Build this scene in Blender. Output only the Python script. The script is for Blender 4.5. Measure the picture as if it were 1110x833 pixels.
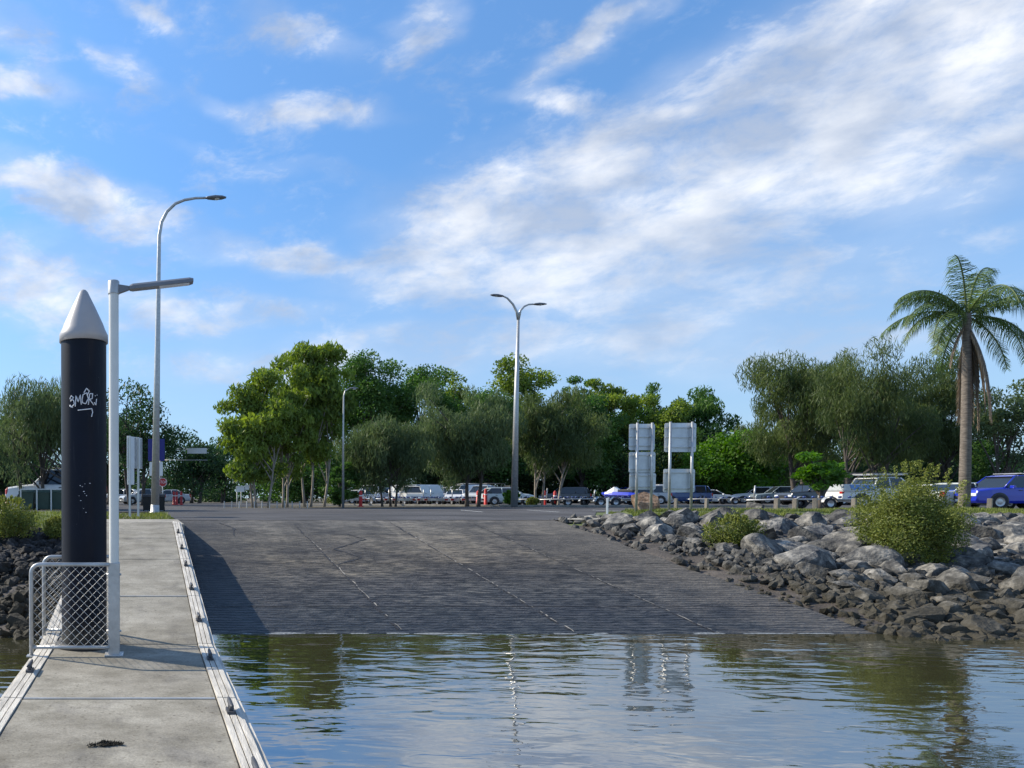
import bpy, bmesh, math, random
import numpy as np
from mathutils import Vector, Matrix, Euler
R = math.radians
for o in list(bpy.data.objects): bpy.data.objects.remove(o)
scene = bpy.context.scene
C = scene.collection
rnd = random.Random(7)

# ------------------------------------------------------------------ camera
EYE, F, CX, PITCH = 2.05, 801.7, 160.0, R(-1.5)
HOR = 540.0
CY = HOR - F*math.tan(PITCH)
cam = bpy.data.cameras.new('camera'); camo = bpy.data.objects.new('camera', cam); C.objects.link(camo)
camo.location = (0, 0, EYE); camo.rotation_euler = (R(90)+PITCH, 0, 0)
cam.sensor_width = 36; cam.lens = 36*F/1110
cam.shift_x = (555-CX)/1110; cam.shift_y = (CY-416.5)/1110
cam.clip_start = .05; cam.clip_end = 6000
scene.camera = camo
def at(px, py, Y):
    """point at distance Y ahead of the camera position seen at photograph pixel"""
    u = (px-CX)/F; v = (CY-py)/F; th = R(90)+PITCH
    yy = v*math.cos(th)+math.sin(th); zz = v*math.sin(th)-math.cos(th)
    k = Y/yy
    return Vector((u*k, Y, EYE+zz*k))

# ------------------------------------------------------------------ world, sun
SUN_EL, SUN_AZ = R(36), R(-61)        # azimuth from +Y, clockwise
w = bpy.data.worlds.new('World'); scene.world = w; w.use_nodes = True
nt = w.node_tree; nt.nodes.clear()
def N(t, **k):
    n = nt.nodes.new(t)
    for a, b in k.items(): setattr(n, a, b)
    return n
def L(a, b): nt.links.new(a, b)
def M2(op, a, b=None, c=None, clamp=False):
    n = N('ShaderNodeMath', operation=op, use_clamp=clamp)
    for i, v in enumerate((a, b, c)):
        if v is None: continue
        if isinstance(v, (int, float)): n.inputs[i].default_value = v
        else: L(v, n.inputs[i])
    return n.outputs[0]
sky = N('ShaderNodeTexSky', sky_type='NISHITA', sun_disc=False, sun_elevation=SUN_EL, sun_rotation=SUN_AZ)
sky.air_density = 1.0; sky.dust_density = .35; sky.ozone_density = 2.5
hsv = N('ShaderNodeHueSaturation'); hsv.inputs['Saturation'].default_value = 1.0; hsv.inputs['Value'].default_value = 1.0
tn = N('ShaderNodeMix', data_type='RGBA', blend_type='MULTIPLY'); tn.inputs[0].default_value = 1; L(sky.outputs[0], tn.inputs[6]); L(tn.outputs[2], hsv.inputs['Color'])
tc = N('ShaderNodeTexCoord'); sp = N('ShaderNodeSeparateXYZ'); L(tc.outputs['Generated'], sp.inputs[0])
elr = M2('ARCSINE', sp.outputs[2])
er = N('ShaderNodeMapRange'); L(elr, er.inputs[0]); er.inputs[1].default_value = .0; er.inputs[2].default_value = .55
ec = N('ShaderNodeValToRGB'); L(er.outputs[0], ec.inputs[0]); ec.color_ramp.elements[0].color = (.42, .64, .84, 1); ec.color_ramp.elements[1].color = (.80, 1.10, 1.30, 1)
L(ec.outputs[0], tn.inputs[7])
az = M2('ARCTAN2', sp.outputs[0], sp.outputs[1]); el = M2('ARCSINE', sp.outputs[2])
cmb = N('ShaderNodeCombineXYZ'); L(az, cmb.inputs[0]); L(el, cmb.inputs[1])
# warped lookup so the cloud edges break up
wn = N('ShaderNodeTexNoise'); wn.inputs['Scale'].default_value = 7; wn.inputs['Detail'].default_value = 5
mpw = N('ShaderNodeMapping'); mpw.inputs['Scale'].default_value = (1, 2.0, 1); mpw.inputs['Rotation'].default_value = (0, 0, R(-14)); L(cmb.outputs[0], mpw.inputs[0]); L(mpw.outputs[0], wn.inputs['Vector'])
vs = N('ShaderNodeVectorMath', operation='SUBTRACT'); L(wn.outputs['Color'], vs.inputs[0]); vs.inputs[1].default_value = (.5, .5, .5)
vm = N('ShaderNodeVectorMath', operation='MULTIPLY_ADD'); L(vs.outputs[0], vm.inputs[0]); vm.inputs[1].default_value = (.15, .085, 0); L(cmb.outputs[0], vm.inputs[2])
def azel(px, py):
    d = (at(px, py, 10)-Vector((0, 0, EYE))).normalized()
    return math.atan2(d.x, d.y), math.asin(d.z)
# cloud banks: (photo x, y, half width, half height, tilt deg, weight)
banks = [(600, 240, 260, 100, 4, .8), (900, 60, 300, 110, 15, .8), (1000, 30, 200, 60, 0, .5), (450, 390, 420, 40, 0, .4), (850, 385, 300, 40, 0, .5), (470, 300, 180, 50, -5, .55), (720, 120, 150, 50, 20, .4), (860, 300, 200, 60, -4, .45), (60, 270, 150, 40, 0, .4), (1010, 110, 260, 150, -12, .95), (790, 200, 280, 95, 18, .95), (560, 215, 190, 75, 6, .75), (1060, 180, 180, 50, 0, .4),
         (655, 40, 105, 30, 24, .95), (590, 112, 70, 22, -20, .55), (310, 275, 130, 24, -8, .85), (640, 290, 200, 62, -8, .75),
         (80, 215, 170, 34, -12, .95), (30, 100, 80, 24, 0, .9), (20, 35, 60, 40, -40, .6), (25, 310, 105, 46, -4, .95), (130, 330, 200, 36, -4, .65), (150, 12, 60, 24, -25, .6),
         (320, 25, 90, 36, -30, .6), (450, 45, 55, 36, 20, .65), (320, 118, 140, 20, -8, .7), (250, 335, 140, 18, -6, .6), (740, 345, 170, 36, 4, .6),
         (430, 385, 380, 34, 0, .6), (900, 372, 240, 30, 4, .55), (130, 75, 70, 18, -20, .5), (300, 180, 170, 14, -10, .2), (1110, 250, 90, 18, 0, .35)]
tot = None
for (px, py, hw, hh, tilt, wt) in banks:
    a0, e0 = azel(px, py); a1, _ = azel(px+hw*.5, py); am, _ = azel(px-hw*.5, py); _, e1 = azel(px, py-hh*.5); _, e2 = azel(px, py+hh*.5)
    mp = N('ShaderNodeMapping', vector_type='TEXTURE')
    mp.inputs['Location'].default_value = (a0, e0, 0); mp.inputs['Rotation'].default_value = (0, 0, R(tilt))
    mp.inputs['Scale'].default_value = (a1-am, e1-e2, 1)
    L(vm.outputs[0], mp.inputs[0])
    ln = N('ShaderNodeVectorMath', operation='LENGTH'); L(mp.outputs[0], ln.inputs[0])
    mr = N('ShaderNodeMapRange', interpolation_type='SMOOTHERSTEP'); L(ln.outputs['Value'], mr.inputs[0])
    mr.inputs[1].default_value = 1.25; mr.inputs[2].default_value = .1; mr.inputs[3].default_value = 0; mr.inputs[4].default_value = wt
    if tot is None: tot = mr.outputs[0]
    else:   # 1-(1-a)(1-b)
        tot = M2('SUBTRACT', M2('ADD', tot, mr.outputs[0]), M2('MULTIPLY', tot, mr.outputs[0]))
cn = N('ShaderNodeTexNoise'); cn.inputs['Scale'].default_value = 9; cn.inputs['Detail'].default_value = 9; cn.inputs['Roughness'].default_value = .64; cn.inputs['Distortion'].default_value = .35
mp = N('ShaderNodeMapping'); mp.inputs['Scale'].default_value = (1, 1.9, 1); mp.inputs['Rotation'].default_value = (0, 0, R(10)); L(cmb.outputs[0], mp.inputs[0]); L(mp.outputs[0], cn.inputs['Vector'])
cn2 = N('ShaderNodeTexNoise'); cn2.inputs['Scale'].default_value = 30; cn2.inputs['Detail'].default_value = 8; cn2.inputs['Roughness'].default_value = .62; cn2.inputs['Distortion'].default_value = .5
mp2 = N('ShaderNodeMapping'); mp2.inputs['Scale'].default_value = (1, 2.1, 1); mp2.inputs['Rotation'].default_value = (0, 0, R(-16)); L(cmb.outputs[0], mp2.inputs[0]); L(mp2.outputs[0], cn2.inputs['Vector'])
gen = N('ShaderNodeTexNoise'); gen.inputs['Scale'].default_value = 2.2; gen.inputs['Detail'].default_value = 4; L(tc.outputs['Generated'], gen.inputs['Vector'])
behind = N('ShaderNodeMapRange'); L(sp.outputs[1], behind.inputs[0]); behind.inputs[1].default_value = .45; behind.inputs[2].default_value = .1
extra = M2('MULTIPLY', M2('SUBTRACT', gen.outputs[0], .2), behind.outputs[0])
cov = M2('ADD', M2('MULTIPLY', M2('ADD', tot, extra), 1.0), M2('ADD', M2('MULTIPLY', M2('SUBTRACT', cn.outputs[0], .49), 2.4), M2('MULTIPLY', M2('SUBTRACT', cn2.outputs[0], .5), .75)))
al = N('ShaderNodeMapRange', interpolation_type='SMOOTHSTEP'); L(cov, al.inputs[0]); al.inputs[1].default_value = .0; al.inputs[2].default_value = 1.3; al.inputs[4].default_value = .9
alv = M2('MULTIPLY', M2('MULTIPLY', tot, M2('ADD', M2('MULTIPLY', cn.outputs[0], .9), M2('MULTIPLY', cn2.outputs[0], .35))), .78, clamp=True)
alm = M2('MAXIMUM', al.outputs[0], alv)
# cloud light and grey variation
c2 = N('ShaderNodeTexNoise'); c2.inputs['Scale'].default_value = 8; c2.inputs['Detail'].default_value = 8; L(mp.outputs[0], c2.inputs['Vector'])
cr = N('ShaderNodeValToRGB'); L(c2.outputs[0], cr.inputs[0])
cr.color_ramp.elements[0].position = .40; cr.color_ramp.elements[0].color = (2.7, 3.15, 4.0, 1)
cr.color_ramp.elements[1].position = .66; cr.color_ramp.elements[1].color = (6.0, 6.05, 6.15, 1)
mx = N('ShaderNodeMix', data_type='RGBA'); L(alm, mx.inputs[0]); L(hsv.outputs[0], mx.inputs[6]); L(cr.outputs[0], mx.inputs[7])
# pale band of thin air-light low over the horizon
hz = N('ShaderNodeMapRange', interpolation_type='SMOOTHSTEP'); L(el, hz.inputs[0]); hz.inputs[1].default_value = .42; hz.inputs[2].default_value = .02; hz.inputs[3].default_value = 0; hz.inputs[4].default_value = .55
mx2 = N('ShaderNodeMix', data_type='RGBA'); L(hz.outputs[0], mx2.inputs[0]); L(mx.outputs[2], mx2.inputs[6]); mx2.inputs[7].default_value = (2.9, 3.7, 5.0, 1)
bg = N('ShaderNodeBackground'); bg.inputs['Strength'].default_value = .125
L(mx2.outputs[2], bg.inputs['Color']); wo = N('ShaderNodeOutputWorld'); L(bg.outputs[0], wo.inputs['Surface'])
SKYV = hsv

sl = bpy.data.lights.new('sun', 'SUN'); sl.energy = 4.4; sl.angle = R(.5); sl.color = (1, .91, .76)
so = bpy.data.objects.new('sun', sl); C.objects.link(so)
sd = Vector((math.sin(SUN_AZ)*math.cos(SUN_EL), math.cos(SUN_AZ)*math.cos(SUN_EL), math.sin(SUN_EL)))
so.rotation_euler = sd.to_track_quat('Z', 'Y').to_euler(); so.location = (-30, 10, 30)
scene.view_settings.view_transform = 'Standard'; scene.view_settings.look = 'None'
scene.view_settings.exposure = .56; scene.view_settings.gamma = 1
try: scene.cycles.max_bounces = 6; scene.cycles.transparent_max_bounces = 6
except Exception: pass

# ------------------------------------------------------------------ helpers
def tag(o, label=None, cat=None, group=None, kind=None):
    if label: o['label'] = label
    if cat: o['category'] = cat
    if group: o['group'] = group
    if kind: o['kind'] = kind
    return o
def thing(name, label, cat, loc=(0, 0, 0), rz=0, group=None):
    o = bpy.data.objects.new(name, None); C.objects.link(o); o.location = loc; o.rotation_euler = (0, 0, rz)
    o.empty_display_size = .2
    return tag(o, label, cat, group)
def copy_tree(o, parent=None):
    c = o.copy(); C.objects.link(c); c.parent = parent
    for ch in o.children: copy_tree(ch, c)
    return c
class MB:
    """collects shapes into one mesh"""
    def __init__(s): s.v = []; s.f = []; s.sm = []
    def add(s, vs, fs, smooth=False):
        n = len(s.v); s.v += [tuple(v) for v in vs]
        for f in fs: s.f.append([n+i for i in f]); s.sm.append(smooth)
        return s
    def box(s, c, d, rot=None):
        x, y, z = d[0]/2, d[1]/2, d[2]/2
        P = [Vector(p) for p in ((-x,-y,-z),(x,-y,-z),(x,y,-z),(-x,y,-z),(-x,-y,z),(x,-y,z),(x,y,z),(-x,y,z))]
        if rot is not None: P = [rot @ p for p in P]
        P = [p+Vector(c) for p in P]
        return s.add(P, [(0,3,2,1),(4,5,6,7),(0,1,5,4),(1,2,6,5),(2,3,7,6),(3,0,4,7)])
    def tube(s, pts, rad, n=8, caps=True, smooth=True):
        pts = [Vector(p) for p in pts]
        if isinstance(rad, (int, float)): rad = [rad]*len(pts)
        V = []; Fc = []; prev = None
        for i, p in enumerate(pts):
            t = (pts[min(i+1, len(pts)-1)]-pts[max(i-1, 0)])
            if t.length < 1e-9: t = Vector((0, 0, 1))
            t.normalize()
            if prev is None:
                a = t.orthogonal().normalized()
            else:
                a = prev-t*prev.dot(t)
                a = a.normalized() if a.length > 1e-6 else t.orthogonal().normalized()
            prev = a; b = t.cross(a)
            for k in range(n):
                an = 2*math.pi*k/n
                V.append(p+(a*math.cos(an)+b*math.sin(an))*rad[i])
        for i in range(len(pts)-1):
            for k in range(n):
                k2 = (k+1) % n
                Fc.append((i*n+k, i*n+k2, (i+1)*n+k2, (i+1)*n+k))
        s.add(V, Fc, smooth)
        if caps:
            m = len(s.v)-len(V); s.f.append([m+k for k in range(n)][::-1]); s.sm.append(False)
            s.f.append([m+(len(pts)-1)*n+k for k in range(n)]); s.sm.append(False)
        return s
    def lathe(s, prof, c=(0, 0, 0), n=24, axis='Z', smooth=True):
        V = []
        for (r, z) in prof:
            for k in range(n):
                a = 2*math.pi*k/n; p = (r*math.cos(a), r*math.sin(a), z)
                if axis == 'Y': p = (p[0], p[2], p[1])
                if axis == 'X': p = (p[2], p[0], p[1])
                V.append((p[0]+c[0], p[1]+c[1], p[2]+c[2]))
        Fc = [(i*n+k, i*n+(k+1) % n, (i+1)*n+(k+1) % n, (i+1)*n+k) for i in range(len(prof)-1) for k in range(n)]
        return s.add(V, Fc, smooth)
    def loft(s, rings, caps=True, smooth=False):
        n = len(rings[0]); V = [p for r in rings for p in r]
        Fc = [(i*n+k, i*n+(k+1) % n, (i+1)*n+(k+1) % n, (i+1)*n+k) for i in range(len(rings)-1) for k in range(n)]
        m = len(s.v); s.add(V, Fc, smooth)
        if caps:
            s.f.append([m+k for k in range(n)][::-1]); s.sm.append(False)
            s.f.append([m+(len(rings)-1)*n+k for k in range(n)]); s.sm.append(False)
        return s
    def build(s, name, m, parent=None, bevel=0, fixn=True):
        me = bpy.data.meshes.new(name); me.from_pydata(s.v, [], s.f); me.update()
        me.polygons.foreach_set('use_smooth', s.sm)
        if fixn or bevel:
            bm = bmesh.new(); bm.from_mesh(me)
            if fixn: bmesh.ops.recalc_face_normals(bm, faces=bm.faces)
            if bevel: bmesh.ops.bevel(bm, geom=[e for e in bm.edges if len(e.link_faces) == 2 and e.calc_face_angle(0) > .6], offset=bevel, segments=2, affect='EDGES', profile=.6)
            bm.to_mesh(me); bm.free()
        me.materials.append(m)
        o = bpy.data.objects.new(name, me); C.objects.link(o)
        if parent: o.parent = parent
        return o
def np_mesh(name, V, Q, m, parent=None, tint=None, smooth=False):
    V = np.asarray(V, dtype=np.float32); Q = np.asarray(Q, dtype=np.int32); k = Q.shape[1]
    me = bpy.data.meshes.new(name); me.vertices.add(len(V)); me.vertices.foreach_set('co', V.ravel())
    me.loops.add(Q.size); me.loops.foreach_set('vertex_index', Q.ravel())
    me.polygons.add(len(Q)); me.polygons.foreach_set('loop_start', np.arange(0, Q.size, k, dtype=np.int32)); me.polygons.foreach_set('loop_total', np.full(len(Q), k, dtype=np.int32))
    me.polygons.foreach_set('use_smooth', np.full(len(Q), smooth)); me.update(calc_edges=True)
    if tint is not None:
        a = me.attributes.new('tint', 'FLOAT', 'POINT'); a.data.foreach_set('value', np.asarray(tint, dtype=np.float32))
    me.materials.append(m); o = bpy.data.objects.new(name, me); C.objects.link(o)
    if parent: o.parent = parent
    return o

# ------------------------------------------------------------------ materials
def new_mat(name):
    m = bpy.data.materials.new(name); m.use_nodes = True; t = m.node_tree; p = t.nodes['Principled BSDF']
    return m, t, p
def mat(name, col, rough=.6, var=.15, scale=4, bump=0, bscale=30, metal=0, dark=None, spec=None, stretch=None, coat=0):
    m, t, p = new_mat(name); n = t.nodes; l = t.links
    tcn = n.new('ShaderNodeTexCoord'); mp_ = n.new('ShaderNodeMapping'); l.new(tcn.outputs['Object'], mp_.inputs[0])
    if stretch: mp_.inputs['Scale'].default_value = stretch
    no = n.new('ShaderNodeTexNoise'); no.inputs['Scale'].default_value = scale; no.inputs['Detail'].default_value = 6; no.inputs['Roughness'].default_value = .6
    l.new(mp_.outputs[0], no.inputs['Vector'])
    r = n.new('ShaderNodeValToRGB'); l.new(no.outputs[0], r.inputs[0])
    r.color_ramp.elements[0].position = .33; r.color_ramp.elements[1].position = .67
    dk = dark or tuple(c*(1-var) for c in col); r.color_ramp.elements[0].color = (*dk, 1)
    r.color_ramp.elements[1].color = (*[min(1, c*(1+var*.6)) for c in col], 1)
    l.new(r.outputs[0], p.inputs['Base Color']); p.inputs['Roughness'].default_value = rough; p.inputs['Metallic'].default_value = metal
    if coat: p.inputs['Coat Weight'].default_value = coat; p.inputs['Coat Roughness'].default_value = .05
    if spec is not None: p.inputs['Specular IOR Level'].default_value = spec
    if bump:
        b = n.new('ShaderNodeBump'); b.inputs['Strength'].default_value = bump; b.inputs['Distance'].default_value = .02
        n2 = n.new('ShaderNodeTexNoise'); n2.inputs['Scale'].default_value = bscale; n2.inputs['Detail'].default_value = 6; l.new(mp_.outputs[0], n2.inputs['Vector'])
        l.new(n2.outputs[0], b.inputs['Height']); l.new(b.outputs[0], p.inputs['Normal'])
    return m
def leafmat(name, c1, c2, trans=.42, rough=.55):
    m, t, p = new_mat(name); n = t.nodes; l = t.links
    a = n.new('ShaderNodeAttribute'); a.attribute_name = 'tint'
    r = n.new('ShaderNodeValToRGB'); l.new(a.outputs['Fac'], r.inputs[0]); r.color_ramp.elements[0].color = (*c1, 1); r.color_ramp.elements[1].color = (*c2, 1)
    l.new(r.outputs[0], p.inputs['Base Color']); p.inputs['Roughness'].default_value = rough; p.inputs['Specular IOR Level'].default_value = .3
    tr = n.new('ShaderNodeBsdfTranslucent'); hs = n.new('ShaderNodeHueSaturation'); hs.inputs['Saturation'].default_value = 1.15; hs.inputs['Value'].default_value = 1.25
    l.new(r.outputs[0], hs.inputs['Color']); l.new(hs.outputs[0], tr.inputs['Color'])
    mxs = n.new('ShaderNodeMixShader'); mxs.inputs[0].default_value = trans; l.new(p.outputs[0], mxs.inputs[1]); l.new(tr.outputs[0], mxs.inputs[2])
    l.new(mxs.outputs[0], n['Material Output'].inputs['Surface'])
    return m

def concrete_mat(name, base, dark, stain, groove=False):
    m, t, p = new_mat(name); n = t.nodes; l = t.links
    g = n.new('ShaderNodeNewGeometry')
    def noise(sc, det=6, vec=None, st=None, rough=.6):
        x = n.new('ShaderNodeTexNoise'); x.inputs['Scale'].default_value = sc; x.inputs['Detail'].default_value = det; x.inputs['Roughness'].default_value = rough
        mm = n.new('ShaderNodeMapping'); l.new(g.outputs['Position'], mm.inputs[0])
        if st: mm.inputs['Scale'].default_value = st
        l.new(mm.outputs[0], x.inputs['Vector']); return x.outputs[0]
    def ramp(f, a, b, c1, c2):
        r = n.new('ShaderNodeValToRGB'); l.new(f, r.inputs[0]); r.color_ramp.elements[0].position = a; r.color_ramp.elements[1].position = b
        r.color_ramp.elements[0].color = (*c1, 1); r.color_ramp.elements[1].color = (*c2, 1); return r.outputs[0]
    def mix(f, a, b, mode='MIX'):
        x = n.new('ShaderNodeMix'); x.data_type = 'RGBA'; x.blend_type = mode
        if isinstance(f, float): x.inputs[0].default_value = f
        else: l.new(f, x.inputs[0])
        l.new(a, x.inputs[6]); l.new(b, x.inputs[7]); return x.outputs[2]
    c = ramp(noise(1.1), .35, .68, dark, base)
    c = mix(ramp(noise(3.2, 8, st=(1, .6, 1)), .52, .72, (0, 0, 0), (.75, .75, .75)), c, ramp(noise(8), .3, .7, stain, tuple(x*1.2 for x in stain)))
    c = mix(.75, c, ramp(noise(2.4, 10, st=(.8, 1.3, 1), rough=.72), .34, .60, (.55, .54, .5), (1.1, 1.1, 1.1)), 'MULTIPLY')
    c = mix(.7, c, ramp(noise(70, 3), .3, .7, (.62, .62, .62), (1.12, 1.12, 1.12)), 'MULTIPLY')
    c = mix(.8, c, ramp(noise(26, 4), .30, .40, (.45, .42, .38), (1.03, 1.03, 1.03)), 'MULTIPLY')
    l.new(c, p.inputs['Base Color']); p.inputs['Roughness'].default_value = .85; p.inputs['Specular IOR Level'].default_value = .25
    b = n.new('ShaderNodeBump'); b.inputs['Strength'].default_value = .5; b.inputs['Distance'].default_value = .006; l.new(noise(45, 5), b.inputs['Height'])
    l.new(b.outputs[0], p.inputs['Normal'])
    return m

def ramp_mat():
    m, t, p = new_mat('ribbed_ramp_concrete'); n = t.nodes; l = t.links
    g = n.new('ShaderNodeNewGeometry'); s = n.new('ShaderNodeSeparateXYZ'); l.new(g.outputs['Position'], s.inputs[0])
    def mth(op, a, b=None, clamp=False):
        x = n.new('ShaderNodeMath'); x.operation = op; x.use_clamp = clamp
        for i, v in enumerate((a, b)):
            if v is None: continue
            if isinstance(v, (int, float)): x.inputs[i].default_value = v
            else: l.new(v, x.inputs[i])
        return x.outputs[0]
    def noise(sc, det=6, st=None, rough=.6, dist=0):
        x = n.new('ShaderNodeTexNoise'); x.inputs['Scale'].default_value = sc; x.inputs['Detail'].default_value = det; x.inputs['Roughness'].default_value = rough; x.inputs['Distortion'].default_value = dist
        mm = n.new('ShaderNodeMapping'); l.new(g.outputs['Position'], mm.inputs[0])
        if st: mm.inputs['Scale'].default_value = st
        l.new(mm.outputs[0], x.inputs['Vector']); return x.outputs[0]
    def ramp(f, els):
        r = n.new('ShaderNodeValToRGB'); l.new(f, r.inputs[0]); e = r.color_ramp.elements
        while len(e) < len(els): e.new(.5)
        for k, (pp, c) in enumerate(els): e[k].position = pp; e[k].color = (*c, 1)
        return r.outputs[0]
    def mix(f, a, b, mode='MIX'):
        x = n.new('ShaderNodeMix'); x.data_type = 'RGBA'; x.blend_type = mode
        if isinstance(f, float): x.inputs[0].default_value = f
        else: l.new(f, x.inputs[0])
        l.new(a, x.inputs[6]); l.new(b, x.inputs[7]); return x.outputs[2]
    wob = mth('MULTIPLY', mth('SUBTRACT', noise(.9, 4), .5), 1.8)
    tide = mth('DIVIDE', mth('SUBTRACT', mth('ADD', s.outputs[1], wob), 10.5), 10)     # 0 at the water, 1 at the crest
    c = ramp(tide, [(0, (.036, .041, .044)), (.14, (.055, .058, .058)), (.3, (.082, .082, .079)), (.5, (.135, .122, .100)), (.82, (.165, .155, .135)), (1, (.19, .18, .165))])
    c = mix(ramp(noise(.55, 7, (1, 1.6, 1)), [(.4, (0, 0, 0)), (.62, (.75, .75, .75))]), c, ramp(noise(4), [(.3, (.030, .033, .040)), (.7, (.055, .053, .055))]))
    # slab to slab tone
    cb = n.new('ShaderNodeCombineXYZ'); l.new(mth('FLOOR', mth('DIVIDE', mth('SUBTRACT', s.outputs[0], 1.25), 2.45)), cb.inputs[0]); l.new(mth('FLOOR', mth('DIVIDE', mth('SUBTRACT', s.outputs[1], 12.45), 2.85)), cb.inputs[1])
    wn_ = n.new('ShaderNodeTexWhiteNoise'); l.new(cb.outputs[0], wn_.inputs[0])
    c = mix(.8, c, ramp(wn_.outputs['Value'], [(0, (.66, .68, .72)), (1, (1.35, 1.3, 1.22))]), 'MULTIPLY')
    c = mix(.85, c, ramp(noise(1.6, 10, (1, 2.2, 1), .7), [(.36, (.5, .51, .54)), (.62, (1.25, 1.2, 1.12))]), 'MULTIPLY')
    # tyre polished wheel tracks and scattered pits between the ribs
    c = mix(mth('MULTIPLY', mth('SUBTRACT', 1.25, tide, True), .9), c, ramp(noise(1.0, 3, (4.2, 12, 1), .55), [(.40, (.16, .18, .22)), (.56, (1.3, 1.3, 1.3))]), 'MULTIPLY')
    c = mix(.7, c, ramp(noise(1.0, 6, (2.2, .12, 1), .6), [(.40, (.8, .8, .82)), (.62, (1.22, 1.2, 1.16))]), 'MULTIPLY')
    # dried silt and a lighter right edge
    side = mth('ADD', mth('MULTIPLY', mth('SUBTRACT', s.outputs[0], 8.7), .6), mth('MULTIPLY', mth('SUBTRACT', noise(1.3, 6), .5), 3.0), True)
    c = mix(mth('MULTIPLY', side, .6), c, ramp(noise(6), [(.3, (.10, .09, .075)), (.7, (.17, .15, .125))]))
    c = mix(ramp(noise(2.2, 9, (1, 2.5, 1), .7), [(.62, (0, 0, 0)), (.8, (.5, .5, .5))]), c, ramp(noise(40), [(.3, (.10, .10, .10)), (.7, (.24, .24, .23))]))
    lf = mth('MULTIPLY', mth('SUBTRACT', 3.4, mth('ADD', s.outputs[0], mth('MULTIPLY', noise(1.1, 6), 1.2))), .5, True)  # dark tone painted on beside the walkway to blend its shadow's edge
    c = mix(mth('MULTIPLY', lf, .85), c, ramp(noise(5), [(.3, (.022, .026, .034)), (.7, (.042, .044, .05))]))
    # ribs
    wv = n.new('ShaderNodeTexWave'); wv.wave_type = 'BANDS'; wv.bands_direction = 'Y'; wv.inputs['Scale'].default_value = 2.6; wv.inputs['Distortion'].default_value = 7; wv.inputs['Detail'].default_value = 4; wv.inputs['Detail Scale'].default_value = 2.6; wv.inputs['Detail Roughness'].default_value = .65
    mm = n.new('ShaderNodeMapping'); mm.inputs['Scale'].default_value = (.35, 1, 1); l.new(g.outputs['Position'], mm.inputs[0]); l.new(mm.outputs[0], wv.inputs['Vector'])
    low = mth('SUBTRACT', 1.15, tide, True)
    c = mix(mth('MULTIPLY', low, .75), c, mix(1.0, c, ramp(wv.outputs[0], [(.1, (.55, .56, .6)), (.9, (1.35, 1.32, 1.28))]), 'MULTIPLY'))
    c = mix(.8, c, ramp(noise(60, 3), [(.3, (.55, .55, .55)), (.7, (1.25, 1.25, 1.25))]), 'MULTIPLY')
    l.new(c, p.inputs['Base Color'])
    rr = n.new('ShaderNodeMapRange'); l.new(tide, rr.inputs[0]); rr.inputs[1].default_value = 0; rr.inputs[2].default_value = .5; rr.inputs[3].default_value = .42; rr.inputs[4].default_value = .85; l.new(rr.outputs[0], p.inputs['Roughness'])
    p.inputs['Specular IOR Level'].default_value = .35
    hgt = mth('ADD', mth('MULTIPLY', wv.outputs[0], low), mth('MULTIPLY', noise(30, 6), .7))
    b = n.new('ShaderNodeBump'); b.inputs['Strength'].default_value = .9; b.inputs['Distance'].default_value = .03; l.new(hgt, b.inputs['Height']); l.new(b.outputs[0], p.inputs['Normal'])
    return m

def water_mat():
    m, t, p = new_mat('river_water'); n = t.nodes; l = t.links
    g = n.new('ShaderNodeNewGeometry')
    def noise(sc, st, det=3, dist=0, off=(0, 0, 0), ro=.5):
        x = n.new('ShaderNodeTexNoise'); x.inputs['Scale'].default_value = sc; x.inputs['Detail'].default_value = det; x.inputs['Distortion'].default_value = dist; x.inputs['Roughness'].default_value = ro
        mm = n.new('ShaderNodeMapping'); mm.inputs['Scale'].default_value = st; mm.inputs['Location'].default_value = off; mm.inputs['Rotation'].default_value = (0, 0, R(6)); l.new(g.outputs['Position'], mm.inputs[0]); l.new(mm.outputs[0], x.inputs['Vector']); return x.outputs[0]
    def mth(op, a, b=None, clamp=False):
        x = n.new('ShaderNodeMath'); x.operation = op; x.use_clamp = clamp
        for i, v in enumerate((a, b)):
            if v is None: continue
            if isinstance(v, (int, float)): x.inputs[i].default_value = v
            else: l.new(v, x.inputs[i])
        return x.outputs[0]
    a = noise(.9, (.8, 1.9, 1), 1, .3); b_ = noise(2.5, (.85, 2.1, 1), 1, .6, (3, 1, 0)); c = noise(8, (1, 2.0, 1), 1, .3, (0, 5, 0))
    patch = n.new('ShaderNodeMapRange'); l.new(noise(.33, (1, 1.3, 1), 2, 0, (8, 2, 0)), patch.inputs[0]); patch.inputs[1].default_value = .38; patch.inputs[2].default_value = .62; patch.inputs[3].default_value = .45; patch.inputs[4].default_value = 1.0
    h = mth('ADD', mth('MULTIPLY', a, .9), mth('MULTIPLY', mth('ADD', mth('MULTIPLY', b_, .62), mth('MULTIPLY', c, .07)), patch.outputs[0]))
    bp = n.new('ShaderNodeBump'); bp.inputs['Strength'].default_value = 1.0; bp.inputs['Distance'].default_value = .0125; l.new(h, bp.inputs['Height'])
    l.new(bp.outputs[0], p.inputs['Normal'])
    r = n.new('ShaderNodeValToRGB'); l.new(noise(.8, (1, 1, 1), 4), r.inputs[0])
    r.color_ramp.elements[0].color = (.030, .031, .016, 1); r.color_ramp.elements[1].color = (.048, .043, .022, 1)
    l.new(r.outputs[0], p.inputs['Base Color']); p.inputs['Roughness'].default_value = .01; p.inputs['IOR'].default_value = 5.0
    return m

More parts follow.
